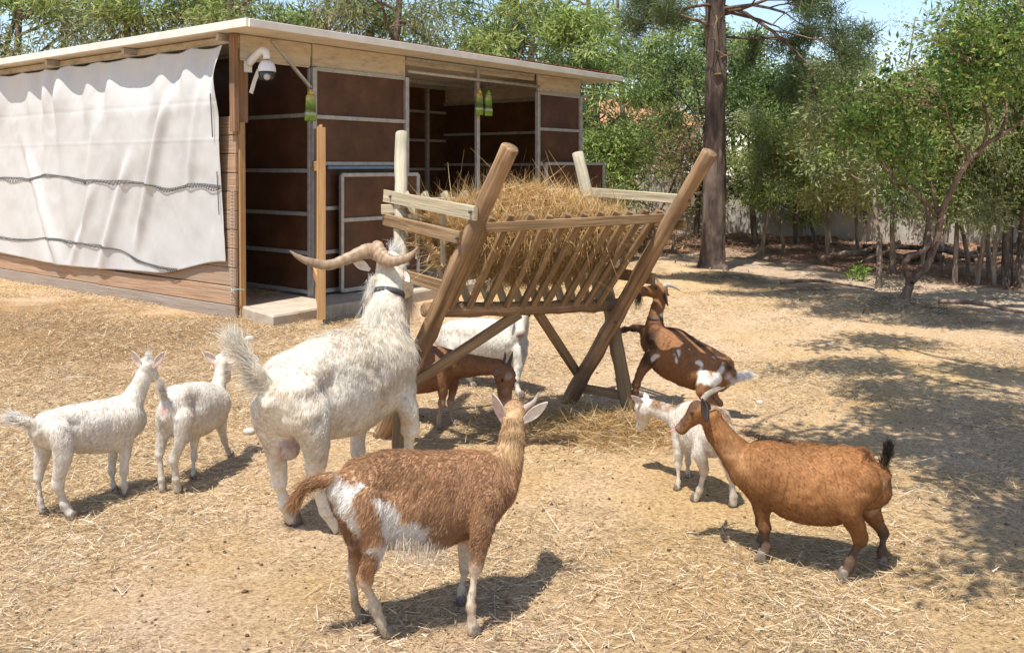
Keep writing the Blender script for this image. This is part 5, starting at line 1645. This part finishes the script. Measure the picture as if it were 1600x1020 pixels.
def make_kind(key, seed, H, trunk_r, crown0, spreadr, nleaf, ll, lw, pal, sig, maxd=3, lean=.08, up=.2, tint=(1, 1, 1), droop=.3, split=3, wig=.12, spread=.65, nclump=0):
    r = np.random.default_rng(seed)
    limbs, tips = [], []
    p = np.zeros(3)
    d = nrm([r.normal(0, lean), r.normal(0, lean), 1])
    pts, rr = [np.array([0, 0, -.1]), p.copy()], [trunk_r * 1.25, trunk_r]
    nseg = 9
    for k in range(nseg):
        d = nrm(d + r.normal(0, wig, 3) * [1, 1, .2] + [0, 0, .12])
        p = p + d * H * .86 / nseg
        pts.append(p.copy()); rr.append(trunk_r * (1 - .8 * (k + 1) / nseg))
    limbs.append((np.array(pts), np.array(rr)))
    pts = np.array(pts)
    nb = split
    for k in range(nb):
        t = crown0 + (1 - crown0) * (k + r.random()) / nb
        i = t * (len(pts) - 1); i0 = min(int(i), len(pts) - 2); q = pts[i0] * (1 - i + i0) + pts[i0 + 1] * (i - i0)
        a = k * 2.4 + r.random()
        f = math.sin(math.pi * min(.95, max(.12, (t - crown0) / (1 - crown0) * .8 + .15)))
        L = spreadr * (.45 + .55 * f) * r.uniform(.75, 1.15)
        grow(r, q, (math.cos(a), math.sin(a), up + .3 * r.random()), L * .62, max(.012, trunk_r * (1 - .8 * t) * .55), 1, maxd, limbs, tips, spread=spread, up=up, wig=.16)
    tips.append((pts[-1], d, .3)); tips.append((pts[-2], d, .3))
    cs = np.array([t_[0] for t_ in tips])
    tm = limbs_mesh('trunk', limbs, tint)
    tm.materials.append(M['bark'])
    cm = None
    if nleaf:
        cm = leaf_mesh('crown', r, cs, sig, nleaf, ll, lw, PAL[pal], droop, nclump=nclump)
        cm.materials.append(M['leaf'])
    KIND.setdefault(key, []).append((tm, cm, H))


for s_ in (1, 2, 3):
    make_kind('acacia', 200 + s_, 5.0, .09, .27, 2.4, 9500, .15, .036, 'mid', (.20, .20, .12), split=11, nclump=55, tint=(1.0, .95, .9))
for s_ in (1, 2):
    make_kind('laurel', 210 + s_, 5.5, .10, .24, 2.3, 10500, .13, .046, 'dark', (.20, .20, .13), split=11, nclump=62)
for s_ in (1, 2, 3):
    make_kind('gum', 220 + s_, 9.0, .11, .30, 2.0, 7500, .17, .026, 'olive', (.2, .2, .30), split=12, nclump=70, droop=.9, tint=(1.25, 1.2, 1.15), wig=.05)
for s_ in (1, 2):
    make_kind('yellow', 230 + s_, 6.5, .11, .25, 2.7, 10500, .14, .042, 'yellow', (.23, .23, .14), split=11, nclump=68, tint=(1.3, 1.2, 1.1))
for s_ in (1, 2):
    make_kind('greyleaf', 240 + s_, 5.5, .09, .27, 2.2, 9500, .14, .038, 'grey', (.20, .20, .13), split=11, nclump=58, tint=(1.5, 1.45, 1.4))
for s_ in (1, 2, 3):
    make_kind('sapling', 250 + s_, 3.4, .045, .42, 1.2, 5200, .085, .032, ['mid', 'yellow', 'olive'][s_ - 1], (.17, .17, .14), split=7, maxd=2, tint=(2.0, 1.9, 1.75), wig=.09, lean=.14)
for s_ in (1, 2):
    make_kind('shrub', 260 + s_, 2.0, .03, .05, 1.25, 14000, .09, .027, 'mid', (.2, .2, .16), split=10, maxd=2)
make_kind('twigs', 271, 2.6, .03, .05, 1.3, 1500, .07, .022, 'brown', (.2, .2, .2), split=11, maxd=3, tint=(1.7, 1.35, 1.1), spread=.8)
make_kind('twigs', 272, 3.4, .035, .10, 1.4, 900, .07, .022, 'brown', (.2, .2, .2), split=11, maxd=3, tint=(2.0, 1.75, 1.6), spread=.8)
for s_ in (1, 2):
    make_kind('bare', 280 + s_, 8.5, .10, .35, 1.6, 1600, .12, .02, 'olive', (.2, .2, .3), split=8, maxd=3, droop=.8, tint=(1.9, 1.85, 1.8), wig=.04)

CATN = {'acacia': ('leafy_tree', 'tree'), 'laurel': ('evergreen_tree', 'tree'), 'gum': ('gum_tree', 'tree'), 'yellow': ('olive_green_tree', 'tree'), 'greyleaf': ('grey_leaf_tree', 'tree'), 'sapling': ('sapling', 'sapling'), 'shrub': ('leafy_shrub', 'shrub'), 'twigs': ('dry_shrub', 'shrub'), 'bare': ('bare_tree', 'tree')}


def place(kind, px, Y, H, var=0, rz=None, wide=1.0, label=None, group=None, sink=0.0):
    tm, cm, h0 = KIND[kind][var % len(KIND[kind])]
    X = (px - 800) / FPX * Y
    nm, cat = CATN[kind]
    e = empty(nm, (X, Y, float(ground_z(X, Y)) - sink))
    s = H / h0
    e.scale = (s * wide, s * wide, s)
    e.rotation_euler = (0, 0, rng.random() * 6.28 if rz is None else rz)
    tag(e, label, cat, group)
    for n_, m_ in (('trunk', tm), ('crown', cm)):
        if m_ is None: continue
        o = bpy.data.objects.new(n_, m_); COL.objects.link(o); o.parent = e
    return e


ORD = ['first', 'second', 'third', 'fourth', 'fifth', 'sixth', 'seventh', 'eighth', 'ninth', 'tenth', 'eleventh', 'twelfth', 'thirteenth', 'fourteenth', 'fifteenth', 'sixteenth', 'seventeenth', 'eighteenth', 'nineteenth', 'twentieth']


def row(lst, phrase, group):
    """lst of (kind, px, Y, H, var, wide); labelled by kind and order from the left"""
    cnt = {}
    for q in sorted(lst, key=lambda a: a[1]):
        k = q[0]; cnt[k] = cnt.get(k, 0) + 1
        place(k, q[1], q[2], q[3], q[4], wide=q[5], label='%s %s, %s from the left' % (DESC[k], phrase, ORD[cnt[k] - 1]), group=group)


DESC = {'acacia': 'mid green feathery tree', 'laurel': 'dark green dense tree', 'gum': 'slender drooping-leaved gum tree', 'yellow': 'yellowish olive broad tree', 'greyleaf': 'grey green leafy tree', 'sapling': 'thin pale-stemmed sapling', 'shrub': 'low bright green shrub', 'twigs': 'dry brown twiggy shrub', 'bare': 'tall nearly bare pale-stemmed tree'}

# behind the shed roof
row([('gum', 20, 19, 9.5, 0, 1), ('gum', 105, 21, 10.5, 1, 1), ('gum', 200, 18.5, 9.5, 2, 1), ('acacia', 285, 19.5, 5.6, 0, 1.0), ('gum', 355, 18, 10, 0, 1), ('acacia', 440, 22, 5.8, 1, 1.1), ('gum', 500, 19, 9.8, 1, 1), ('bare', 560, 21, 9, 0, 1), ('gum', 615, 18.5, 10, 2, 1), ('acacia', 690, 20, 5.2, 2, 1), ('acacia', 775, 18.5, 5.2, 0, 1), ('gum', 830, 22, 10.5, 0, 1), ('acacia', 905, 17.5, 4.8, 1, .9), ('bare', 948, 23, 10, 1, 1), ('greyleaf', 300, 26, 5.6, 1, 1.2), ('acacia', -60, 20, 7.5, 1, 1)],
    'rising behind the shed roof', 'trees behind the shed')
# between the shed and the pine, and behind the pine
row([('acacia', 945, 18.5, 4.2, 2, 1.0), ('twigs', 1005, 18.0, 3.0, 0, 1.1), ('acacia', 1055, 21.5, 4.9, 0, .8), ('twigs', 1050, 17.4, 2.4, 1, 1.1), ('shrub', 925, 17.0, 2.2, 0, 1.1), ('twigs', 1030, 18.6, 3.0, 0, 1.0), ('bare', 985, 26, 9.5, 1, 1), ('laurel', 1088, 19.5, 4.4, 0, .8), ('gum', 1040, 25, 9, 0, 1), ('yellow', 1000, 30, 4.2, 0, 1)],
    'between the shed and the pine trunk', 'trees between shed and pine')
row([('laurel', 1180, 18.8, 4.3, 1, .9), ('acacia', 1160, 22.5, 5.2, 1, .9), ('acacia', 1245, 18.6, 3.5, 0, .95), ('greyleaf', 1290, 20.0, 4.0, 0, .9), ('acacia', 1275, 17.6, 2.7, 2, .8), ('greyleaf', 1310, 24, 5.0, 1, .7), ('acacia', 1225, 20.5, 3.9, 2, .9), ('twigs', 1375, 20, 3.4, 1, 1.0)],
    'just right of the pine trunk', 'trees right of the pine')
row([('yellow', 1445, 24, 4.6, 0, .9), ('yellow', 1515, 25, 5.1, 1, 1.0), ('greyleaf', 1400, 19.5, 3.7, 1, .9), ('yellow', 1590, 17.5, 3.6, 0, .8), ('greyleaf', 1570, 19, 4.6, 0, .9), ('greyleaf', 1640, 16, 4.6, 1, .9), ('laurel', 1475, 18.5, 3.6, 0, .9), ('acacia', 1530, 22, 4.4, 0, 1.0), ('acacia', 1350, 19, 3.2, 1, .9), ('yellow', 1640, 22, 5.2, 0, 1.1), ('gum', 1600, 27, 6.0, 1, .8), ('bare', 1385, 27, 7.0, 0, 1)],
    'in the wood at right', 'trees in the wood at right')
row([('sapling', a, b, h, v, 1.0) for a, b, h, v in ((1190, 16.2, 2.7, 0), (1225, 16.6, 2.6, 2), (1292, 15.4, 3.2, 1), (1300, 16.3, 3.0, 0), (1372, 12.4, 3.2, 2), (1395, 13.8, 3.3, 1), (1340, 16.4, 3.0, 1), (1440, 15.0, 3.1, 0), (1492, 12.9, 3.1, 1), (1514, 14.0, 3.0, 2), (1526, 12.8, 2.9, 0), (1545, 13.4, 3.0, 1), (1553, 12.6, 2.9, 2), (1597, 12.3, 3.2, 0), (1620, 12.8, 3.4, 1))],
    'on the leaf litter', 'saplings on the leaf litter')

# two stout pale trunks at the right edge are gum trees
row([('gum', 1573, 12.6, 7.0, 1, .9), ('gum', 1594, 12.5, 7.5, 2, .9)], 'at the right edge', 'pale trunks at the right edge')


# ---------------------------------------------------------------- the pine
def make_pine():
    r = np.random.default_rng(77)
    base = G(1113, 421); gz = float(ground_z(base[0], base[1]))
    e = empty('pine_tree', (base[0], base[1], gz))
    tag(e, 'tall pine with thick dark brown trunk beyond the hay rack', 'tree')
    b = np.array([base[0], base[1], gz])
    zz = np.array([-.15, 0, .12, .4, 1, 2, 2.9, 3.1, 4.0, 4.4, 5.5, 7, 8.5, 10])
    rr = np.array([.28, .25, .205, .19, .182, .172, .170, .168, .156, .152, .14, .11, .08, .03])
    pts = np.array([b + [.03 * math.sin(z * .6) + .008 * z, 0, z] for z in zz])
    n = 20
    cz = catmull(pts, 16); rz_ = np.interp(np.linspace(0, 1, len(cz)), np.linspace(0, 1, 14), rr)
    V, F, U = loft(cz, rz_, rz_, seg=56, up=(1, 0, 0))
    V += (V - pts[0]) * 0
    ax = np.stack([b[0] + 0 * V[:, 2], b[1] + 0 * V[:, 2], V[:, 2]], -1)
    rad = V - ax
    V = V + rad * (.10 * fbm(V * np.array([7, 7, 1.6]), 3, 2) - .12 * (1 - np.abs(vnoise(V * np.array([22, 22, 4.5]), 6))) ** 3)[:, None]
    mb = MB().add(V, F, U, np.array([.8, .72, .7]))
    limbs, tips = [], []
    for (z, dx, dy, dz, L, rd, md) in ((4.15, .55, -.1, .75, 2.4, .07, 3), (3.95, 1, -.5, .12, 2.6, .03, 3), (4.0, .8, -.9, .02, 2.2, .03, 3), (4.05, -1, -.6, .05, 2.0, .03, 3), (3.6, .9, .3, .1, 1.8, .025, 3), (4.1, 1, .1, .0, 3.2, .03, 3), (3.75, -1, -.25, .05, 1.5, .03, 3), (3.9, .9, -.35, .0, 1.6, .03, 3), (4.3, -.8, .3, .3, 2.0, .05, 3), (4.7, 1, -.3, .25, 2.6, .05, 3), (5.0, -.5, -.8, .2, 2.2, .04, 3), (5.4, .3, .9, .3, 2.2, .04, 3), (5.8, -1, .1, .3, 2.3, .04, 3), (6.3, .8, .5, .3, 2.2, .04, 3), (6.8, .2, -1, .4, 2.0, .04, 3), (7.6, -.7, .6, .4, 1.8, .03, 3), (8.4, .6, -.4, .5, 1.4, .03, 3), (9.3, -.2, .1, 1, 1.0, .03, 2)):
        st = b + np.array([.03 * math.sin(z * .6) + .008 * z, 0, z])
        grow(r, st, (dx, dy, dz), L * .6, rd, 1, md, limbs, tips, spread=.55, up=.05, wig=.18)
    for pts_, rr_ in limbs:
        V, F, U = loft(pts_, rr_, rr_, seg=6, up=(.3, 1, .1), cap=False)
        mb.add(V, F, U, np.array([1.1, .95, .85]))
    mb.build('trunk', M['bark'], e, True)
    # bare dead twigs in front of the trunk
    dead, _t = [], []
    for (z, dx, dy, dz, L) in ((3.35, .3, -1, .35, .8), (3.5, -.6, -.8, .25, .9), (3.2, .9, -.5, .1, .9), (3.9, -.3, -1, .2, .8)):
        grow(r, b + [0.02, -.12, z], (dx, dy, dz), L * .42, .010, 1, 3, dead, _t, spread=.7, up=.0, wig=.25, minr=.0025)
    link('dead_branch', limbs_mesh('dead_branch', dead, (1.6, 1.4, 1.2)), M['bark'], e)
    # pale scar where a limb was sawn off
    MB().add(*loft([b + [.05, -.165, 2.98], b + [.055, -.205, 2.99]], [.07, .06], [.022, .015], seg=14)).build('sawn_scar', M['slat'], e, True)
    # needle tufts
    cs = np.array([t_[0] for t_ in tips])
    m = 44000
    ci = r.integers(0, len(cs), m)
    tc = cs[ci] + r.normal(0, .085, (m, 3))
    d = r.normal(0, 1, (m, 3)) + [0, 0, .35]
    pal = np.array([(.10, .145, .05), (.13, .175, .065), (.07, .10, .04), (.17, .20, .085)])
    V, T, C = strands(tc, d, np.clip(r.normal(.12, .03, m), .05, .2), np.full(m, .012), pal[r.choice(4, m)], curl=.1, seg=1, r=r)
    link('crown', fast_mesh('crown', V, T, False, C), M['leaf'], e)
    # cones
    for k in range(14):
        c = cs[r.integers(0, len(cs))] + r.normal(0, .05, 3)
        MB().add(*loft([c, c - [0, 0, .02], c - [0, 0, .06], c - [0, 0, .09]], [.008, .03, .032, .006], [.008, .03, .032, .006], seg=8, up=(1, 0, 0)), C=np.array([.6, .5, .45])).build('cone', M['bark'], e, True)


make_pine()


# ---------------------------------------------------------------- crooked tree on the bank
def make_crooked():
    r = np.random.default_rng(91)
    Y0 = 10.6
    gx = (1414 - 800) / FPX * Y0
    e = empty('crooked_tree', (gx, Y0, float(ground_z(gx, Y0))))
    tag(e, 'crooked forked tree with glossy green leaves on the bank', 'tree')
    z_ = lambda zx, zy, dy=0: P(zx / 3.4 + 1290, zy / 3.4 + 200, Y0 + dy)
    chains = [
        ([z_(415, 965), z_(425, 900), z_(440, 850), z_(452, 815)], [.095, .075, .066, .06]),
        ([z_(452, 818), z_(430, 770), z_(418, 720, -.05), z_(440, 690, -.1), z_(490, 665, -.1), z_(535, 640, -.08), z_(560, 600, -.05)], [.05, .042, .038, .036, .034, .032, .03]),
        ([z_(455, 820), z_(490, 785), z_(530, 745), z_(560, 690), z_(585, 620), z_(600, 550), z_(612, 470), z_(635, 400), z_(670, 330), z_(710, 250), z_(760, 175), z_(830, 105), z_(920, 45), z_(1010, -10), z_(1090, -80)], [.055, .052, .05, .05, .05, .048, .045, .042, .04, .038, .036, .032, .028, .022, .016]),
        ([z_(600, 480), z_(582, 400, .1), z_(570, 330, .15), z_(545, 250, .2), z_(520, 170, .25), z_(540, 80, .3), z_(570, -20, .35)], [.035, .03, .028, .025, .022, .018, .012]),
        ([z_(585, 470), z_(545, 410, -.15), z_(500, 370, -.25), z_(450, 335, -.35), z_(400, 320, -.4)], [.03, .026, .022, .018, .012]),
        ([z_(560, 620), z_(550, 540, .1), z_(545, 480, .15), z_(520, 400, .3), z_(440, 260, .4), z_(390, 150, .5)], [.03, .028, .026, .024, .02, .012]),
        ([z_(760, 175), z_(740, 110, -.1), z_(690, 60, -.2), z_(660, -20, -.25), z_(640, -120, -.3)], [.026, .022, .02, .016, .01]),
        ([z_(830, 105), z_(860, 20, -.1), z_(850, -90, -.15), z_(800, -220, -.2), z_(770, -330, -.2)], [.026, .022, .02, .016, .01]),
        ([z_(920, 45), z_(960, -80, .1), z_(940, -220, .15), z_(960, -380, .2), z_(930, -480, .2)], [.026, .022, .02, .016, .01]),
    ]
    limbs = []
    for p, rad in chains:
        rad = [x * .78 for x in rad]
        q = catmull(np.array(p), 5)
        limbs.append((q + np.concatenate([np.zeros((1, 3)), r.normal(0, .006, (len(q) - 1, 3))]), np.interp(np.linspace(0, 1, len(q)), np.linspace(0, 1, len(rad)), rad)))
    cl = []
    # leaf masses, placed round the twigs
    for (px, py, dy, sp, n) in ((1345, 195, .1, .22, 9), (1375, 170, -.2, .24, 9), (1410, 180, .2, .25, 9), (1440, 200, -.3, .25, 9), (1360, 235, .1, .22, 8), (1400, 240, -.3, .24, 8), (1445, 245, .2, .2, 5), (1500, 75, -.1, .20, 9), (1530, 45, .1, .24, 9), (1565, 60, -.2, .24, 9), (1595, 95, .1, .24, 8), (1520, 110, .2, .2, 7), (1490, 130, -.1, .16, 5), (1470, 150, .1, .18, 6), (1560, 130, .2, .24, 7), (1600, 150, -.2, .25, 7), (1580, 20, .2, .25, 8), (1625, 50, 0, .3, 9), (1395, 275, .1, .16, 3), (1640, 180, .1, .3, 7)):
        c = P(px, py, Y0 + dy)
        for k in range(n):
            q = c + r.normal(0, sp, 3)
            cl.append(q)
            # twig from nearest limb
            allp = np.concatenate([l_[0] for l_ in limbs[:9]])
            j = np.argmin(np.linalg.norm(allp - q, axis=1) + .3 * np.maximum(0, allp[:, 2] - q[2]))
            a = allp[j]
            mid = (a + q) / 2 + r.normal(0, .06, 3)
            if k % 2 == 0: limbs.append((catmull(np.array([a, mid, q]), 3), np.linspace(.009, .003, 7)))
    link('trunk', limbs_mesh('trunk', limbs, (1.35, 1.1, .95), 12), M['bark'], e)
    pal = [(.055, .10, .022), (.075, .13, .028), (.125, .19, .04), (.035, .062, .018), (.175, .225, .055), (.16, .17, .06)]
    PAL['crook'] = pal
    link('crown', leaf_mesh('crown', r, cl, (.10, .10, .07), 10000, .075, .034, pal, .1, .6), M['leaf'], e)


make_crooked()


# ---------------------------------------------------------------- trees beyond the frame that shade the yard
def shade_tree(base, label, clumps, seed, leaves, sig, spr):
    r = np.random.default_rng(seed)
    e = empty('shade_tree', (base[0], base[1], 0.))
    tag(e, label, 'tree', 'trees just outside the right edge')
    base = np.array(base, float)
    cl = np.array(clumps, float)
    fork = base + [-.2, .1, 2.7]
    limbs = [(catmull(np.array([base - [0, 0, .1], base + [0.05, 0, 1.2], base + [-.05, .05, 2.1], fork]), 4), np.linspace(.2, .13, 13))]
    for c in cl:
        m = fork * .45 + c * .55 + np.array([0, 0, .35])
        limbs.append((catmull(np.array([fork, m, c]), 5), np.linspace(.07, .015, 11)))
        for k in range(4):
            limbs.append((catmull(np.array([c * .8 + m * .2, c + r.normal(0, .2, 3), c + r.normal(0, .45, 3)]), 3), np.linspace(.02, .005, 7)))
    link('trunk', limbs_mesh('trunk', limbs), M['bark'], e)
    cs = np.concatenate([c + r.normal(0, 1, (14, 3)) * spr for c in cl])
    link('crown', leaf_mesh('crown', r, cs, sig, leaves, .09, .035, PAL['dark'], .2, .4), M['leaf'], e)


off = np.array([SUN_H[0], SUN_H[1]]) * (1 / math.tan(SUN_EL))


def above(px, py, z, k=.76):
    z = z * (k if py > 520 else .88)
    g = G(px, py)
    return (g[0] + off[0] * z, g[1] + off[1] * z, z)


shade_tree((4.6, 3.2, 0), 'leafy tree outside the frame shading the right foreground',
    [above(1375, 690, 4.6), above(1440, 655, 4.9), above(1530, 640, 5.0), above(1590, 690, 4.7), above(1540, 725, 4.5), above(1650, 860, 4.5), above(1610, 800, 4.3), above(1420, 610, 5.2), above(1370, 535, 5.2), above(1540, 585, 5.3), above(1345, 575, 5.0), above(1650, 720, 4.8)], 301, 17000, (.10, .10, .08), [.24, .13, .14])
shade_tree((7.6, 9.0, 0), 'leafy tree outside the frame shading the bank',
    [above(1130, 437, 5.6), above(1190, 441, 5.8), above(1250, 448, 5.6), above(1300, 460, 5.7), above(1360, 472, 5.5), above(1420, 487, 5.6), above(1480, 498, 5.5), above(1560, 507, 5.4), above(1060, 432, 5.9), above(1220, 460, 5.5), above(1330, 483, 5.4)], 302, 30000, (.11, .09, .08), [.45, .14, .12])

# ================================================================== BOUNDARY WALL, HOUSE, BRUSH
wall = empty('boundary_wall', tuple(G(1150, 373)))
tag(wall, 'low rough rendered boundary wall behind the trees', 'wall')
wa, wb = np.array([1.5, 22.6, 0]), np.array([16.5, 14.6, 0])
L_ = np.linalg.norm(wb - wa); nb = 9
for k in range(nb):
    a = wa + (wb - wa) * k / nb; b = wa + (wb - wa) * (k + 1) / nb
    d = nrm(b - a)
    hgt = 1.15 + .12 * rng.normal()
    MB().add(*plank(a + d * .02 + [0, 0, hgt / 2 - .2], b - d * .02 + [0, 0, hgt / 2 - .2], .18, hgt + .4, ch=.02)).build('wall_bay', M['render_wall'], wall)
    MB().add(*plank(a + [0, -.06, -.3], a + [0, -.06, hgt + .12], .24, .24, up=d, ch=.02)).build('pier', M['render_wall'], wall)

house = empty('house', (5.0, 44, 0))
tag(house, 'distant white house with terracotta roof beyond the trees', 'house')
def hb(name, mat, x0, x1, y0, y1, z0, z1, parent=house):
    return MB().add(*plank([x0, (y0 + y1) / 2, (z0 + z1) / 2], [x1, (y0 + y1) / 2, (z0 + z1) / 2], y1 - y0, z1 - z0, ch=.01)).build(name, mat, parent)
hb('wall', M['house_wall'], 1.5, 8.5, 41, 48, -.5, 3.4)
rf = MB()
V = np.array([[1.0, 40.5, 3.4], [9.0, 40.5, 3.4], [9.0, 48.5, 3.4], [1.0, 48.5, 3.4], [3.0, 44.5, 5.0], [7.0, 44.5, 5.0]])
rf.add(V, [np.array([(0, 1, 5, 4), (2, 3, 4, 5)]), np.array([(1, 2, 5), (3, 0, 4)])]).build('roof', M['roof_tile'], house)
for x in (2.5, 5.0, 7.2):
    w_ = hb('window', M['glass'], x - .45, x + .45, 40.97, 41.03, 1.2, 2.4)
    hb('sill', M['house_wall'], x - .55, x + .55, 40.90, 41.0, 1.1, 1.17, w_)

# brush pile of cut logs and branches beneath the trees
bp_ = empty('brush_pile', tuple(G(1420, 408)))
tag(bp_, 'brush pile of cut logs and dry branches below the trees', 'brush pile')
r = np.random.default_rng(44)
c0 = G(1430, 408)
for k in range(16):
    p = c0 + np.array([r.normal(0, .75), r.normal(0, .35), .06 + .2 * r.random()])
    d = nrm([r.normal(0, 1), r.normal(0, .5), r.normal(0, .25)])
    L_ = r.uniform(.35, 1.3); rd = r.uniform(.015, .07)
    q = catmull(np.array([p - d * L_ / 2, p + r.normal(0, .03, 3), p + d * L_ / 2]), 3)
    V, F, U = loft(q, rd, rd, seg=8, up=(.2, .3, 1))
    MB().add(V, F, U, np.array([1.6, 1.45, 1.3]) * r.uniform(.5, 1.2)).build('branch', M['bark'], bp_, True)
# a few fallen roots and sticks on the bank
for k, (px, py, lab) in enumerate(((1290, 452, 'pale root lying on the shaded bank, left of two'), (1560, 494, 'pale root at the foot of the bank, right of two'))):
    g = G(px, py)
    q = catmull(np.array([g + [-.5, .3, .05], g + [-.2, .05, .09], g + [.1, -.05, .06], g + [.5, -.35, .02]]), 4)
    q[:, 2] += ground_z(q[:, 0], q[:, 1])
    V, F, U = loft(q, np.linspace(.03, .012, len(q)), np.linspace(.03, .012, len(q)), seg=7)
    tag(MB().add(V, F, U, np.array([1.9, 1.6, 1.4])).build('root', M['bark'], None, True), lab, 'root')
g = G(1340, 436)
weed = empty('weed', tuple(g))
tag(weed, 'small bright green weed on the path beyond the bank', 'weed')
link('leaves', leaf_mesh('leaves', np.random.default_rng(3), [g + [x, y, z] for x, y, z in ((0, 0, .06), (.07, .02, .08), (-.06, .01, .07), (.02, 0, .14))], (.04, .04, .03), 110, .085, .035, [(.10, .15, .03), (.13, .19, .04), (.07, .11, .025)], -.4), M['leaf'], weed)
sd_ = empty('tmp'); bpy.data.objects.remove(sd_)
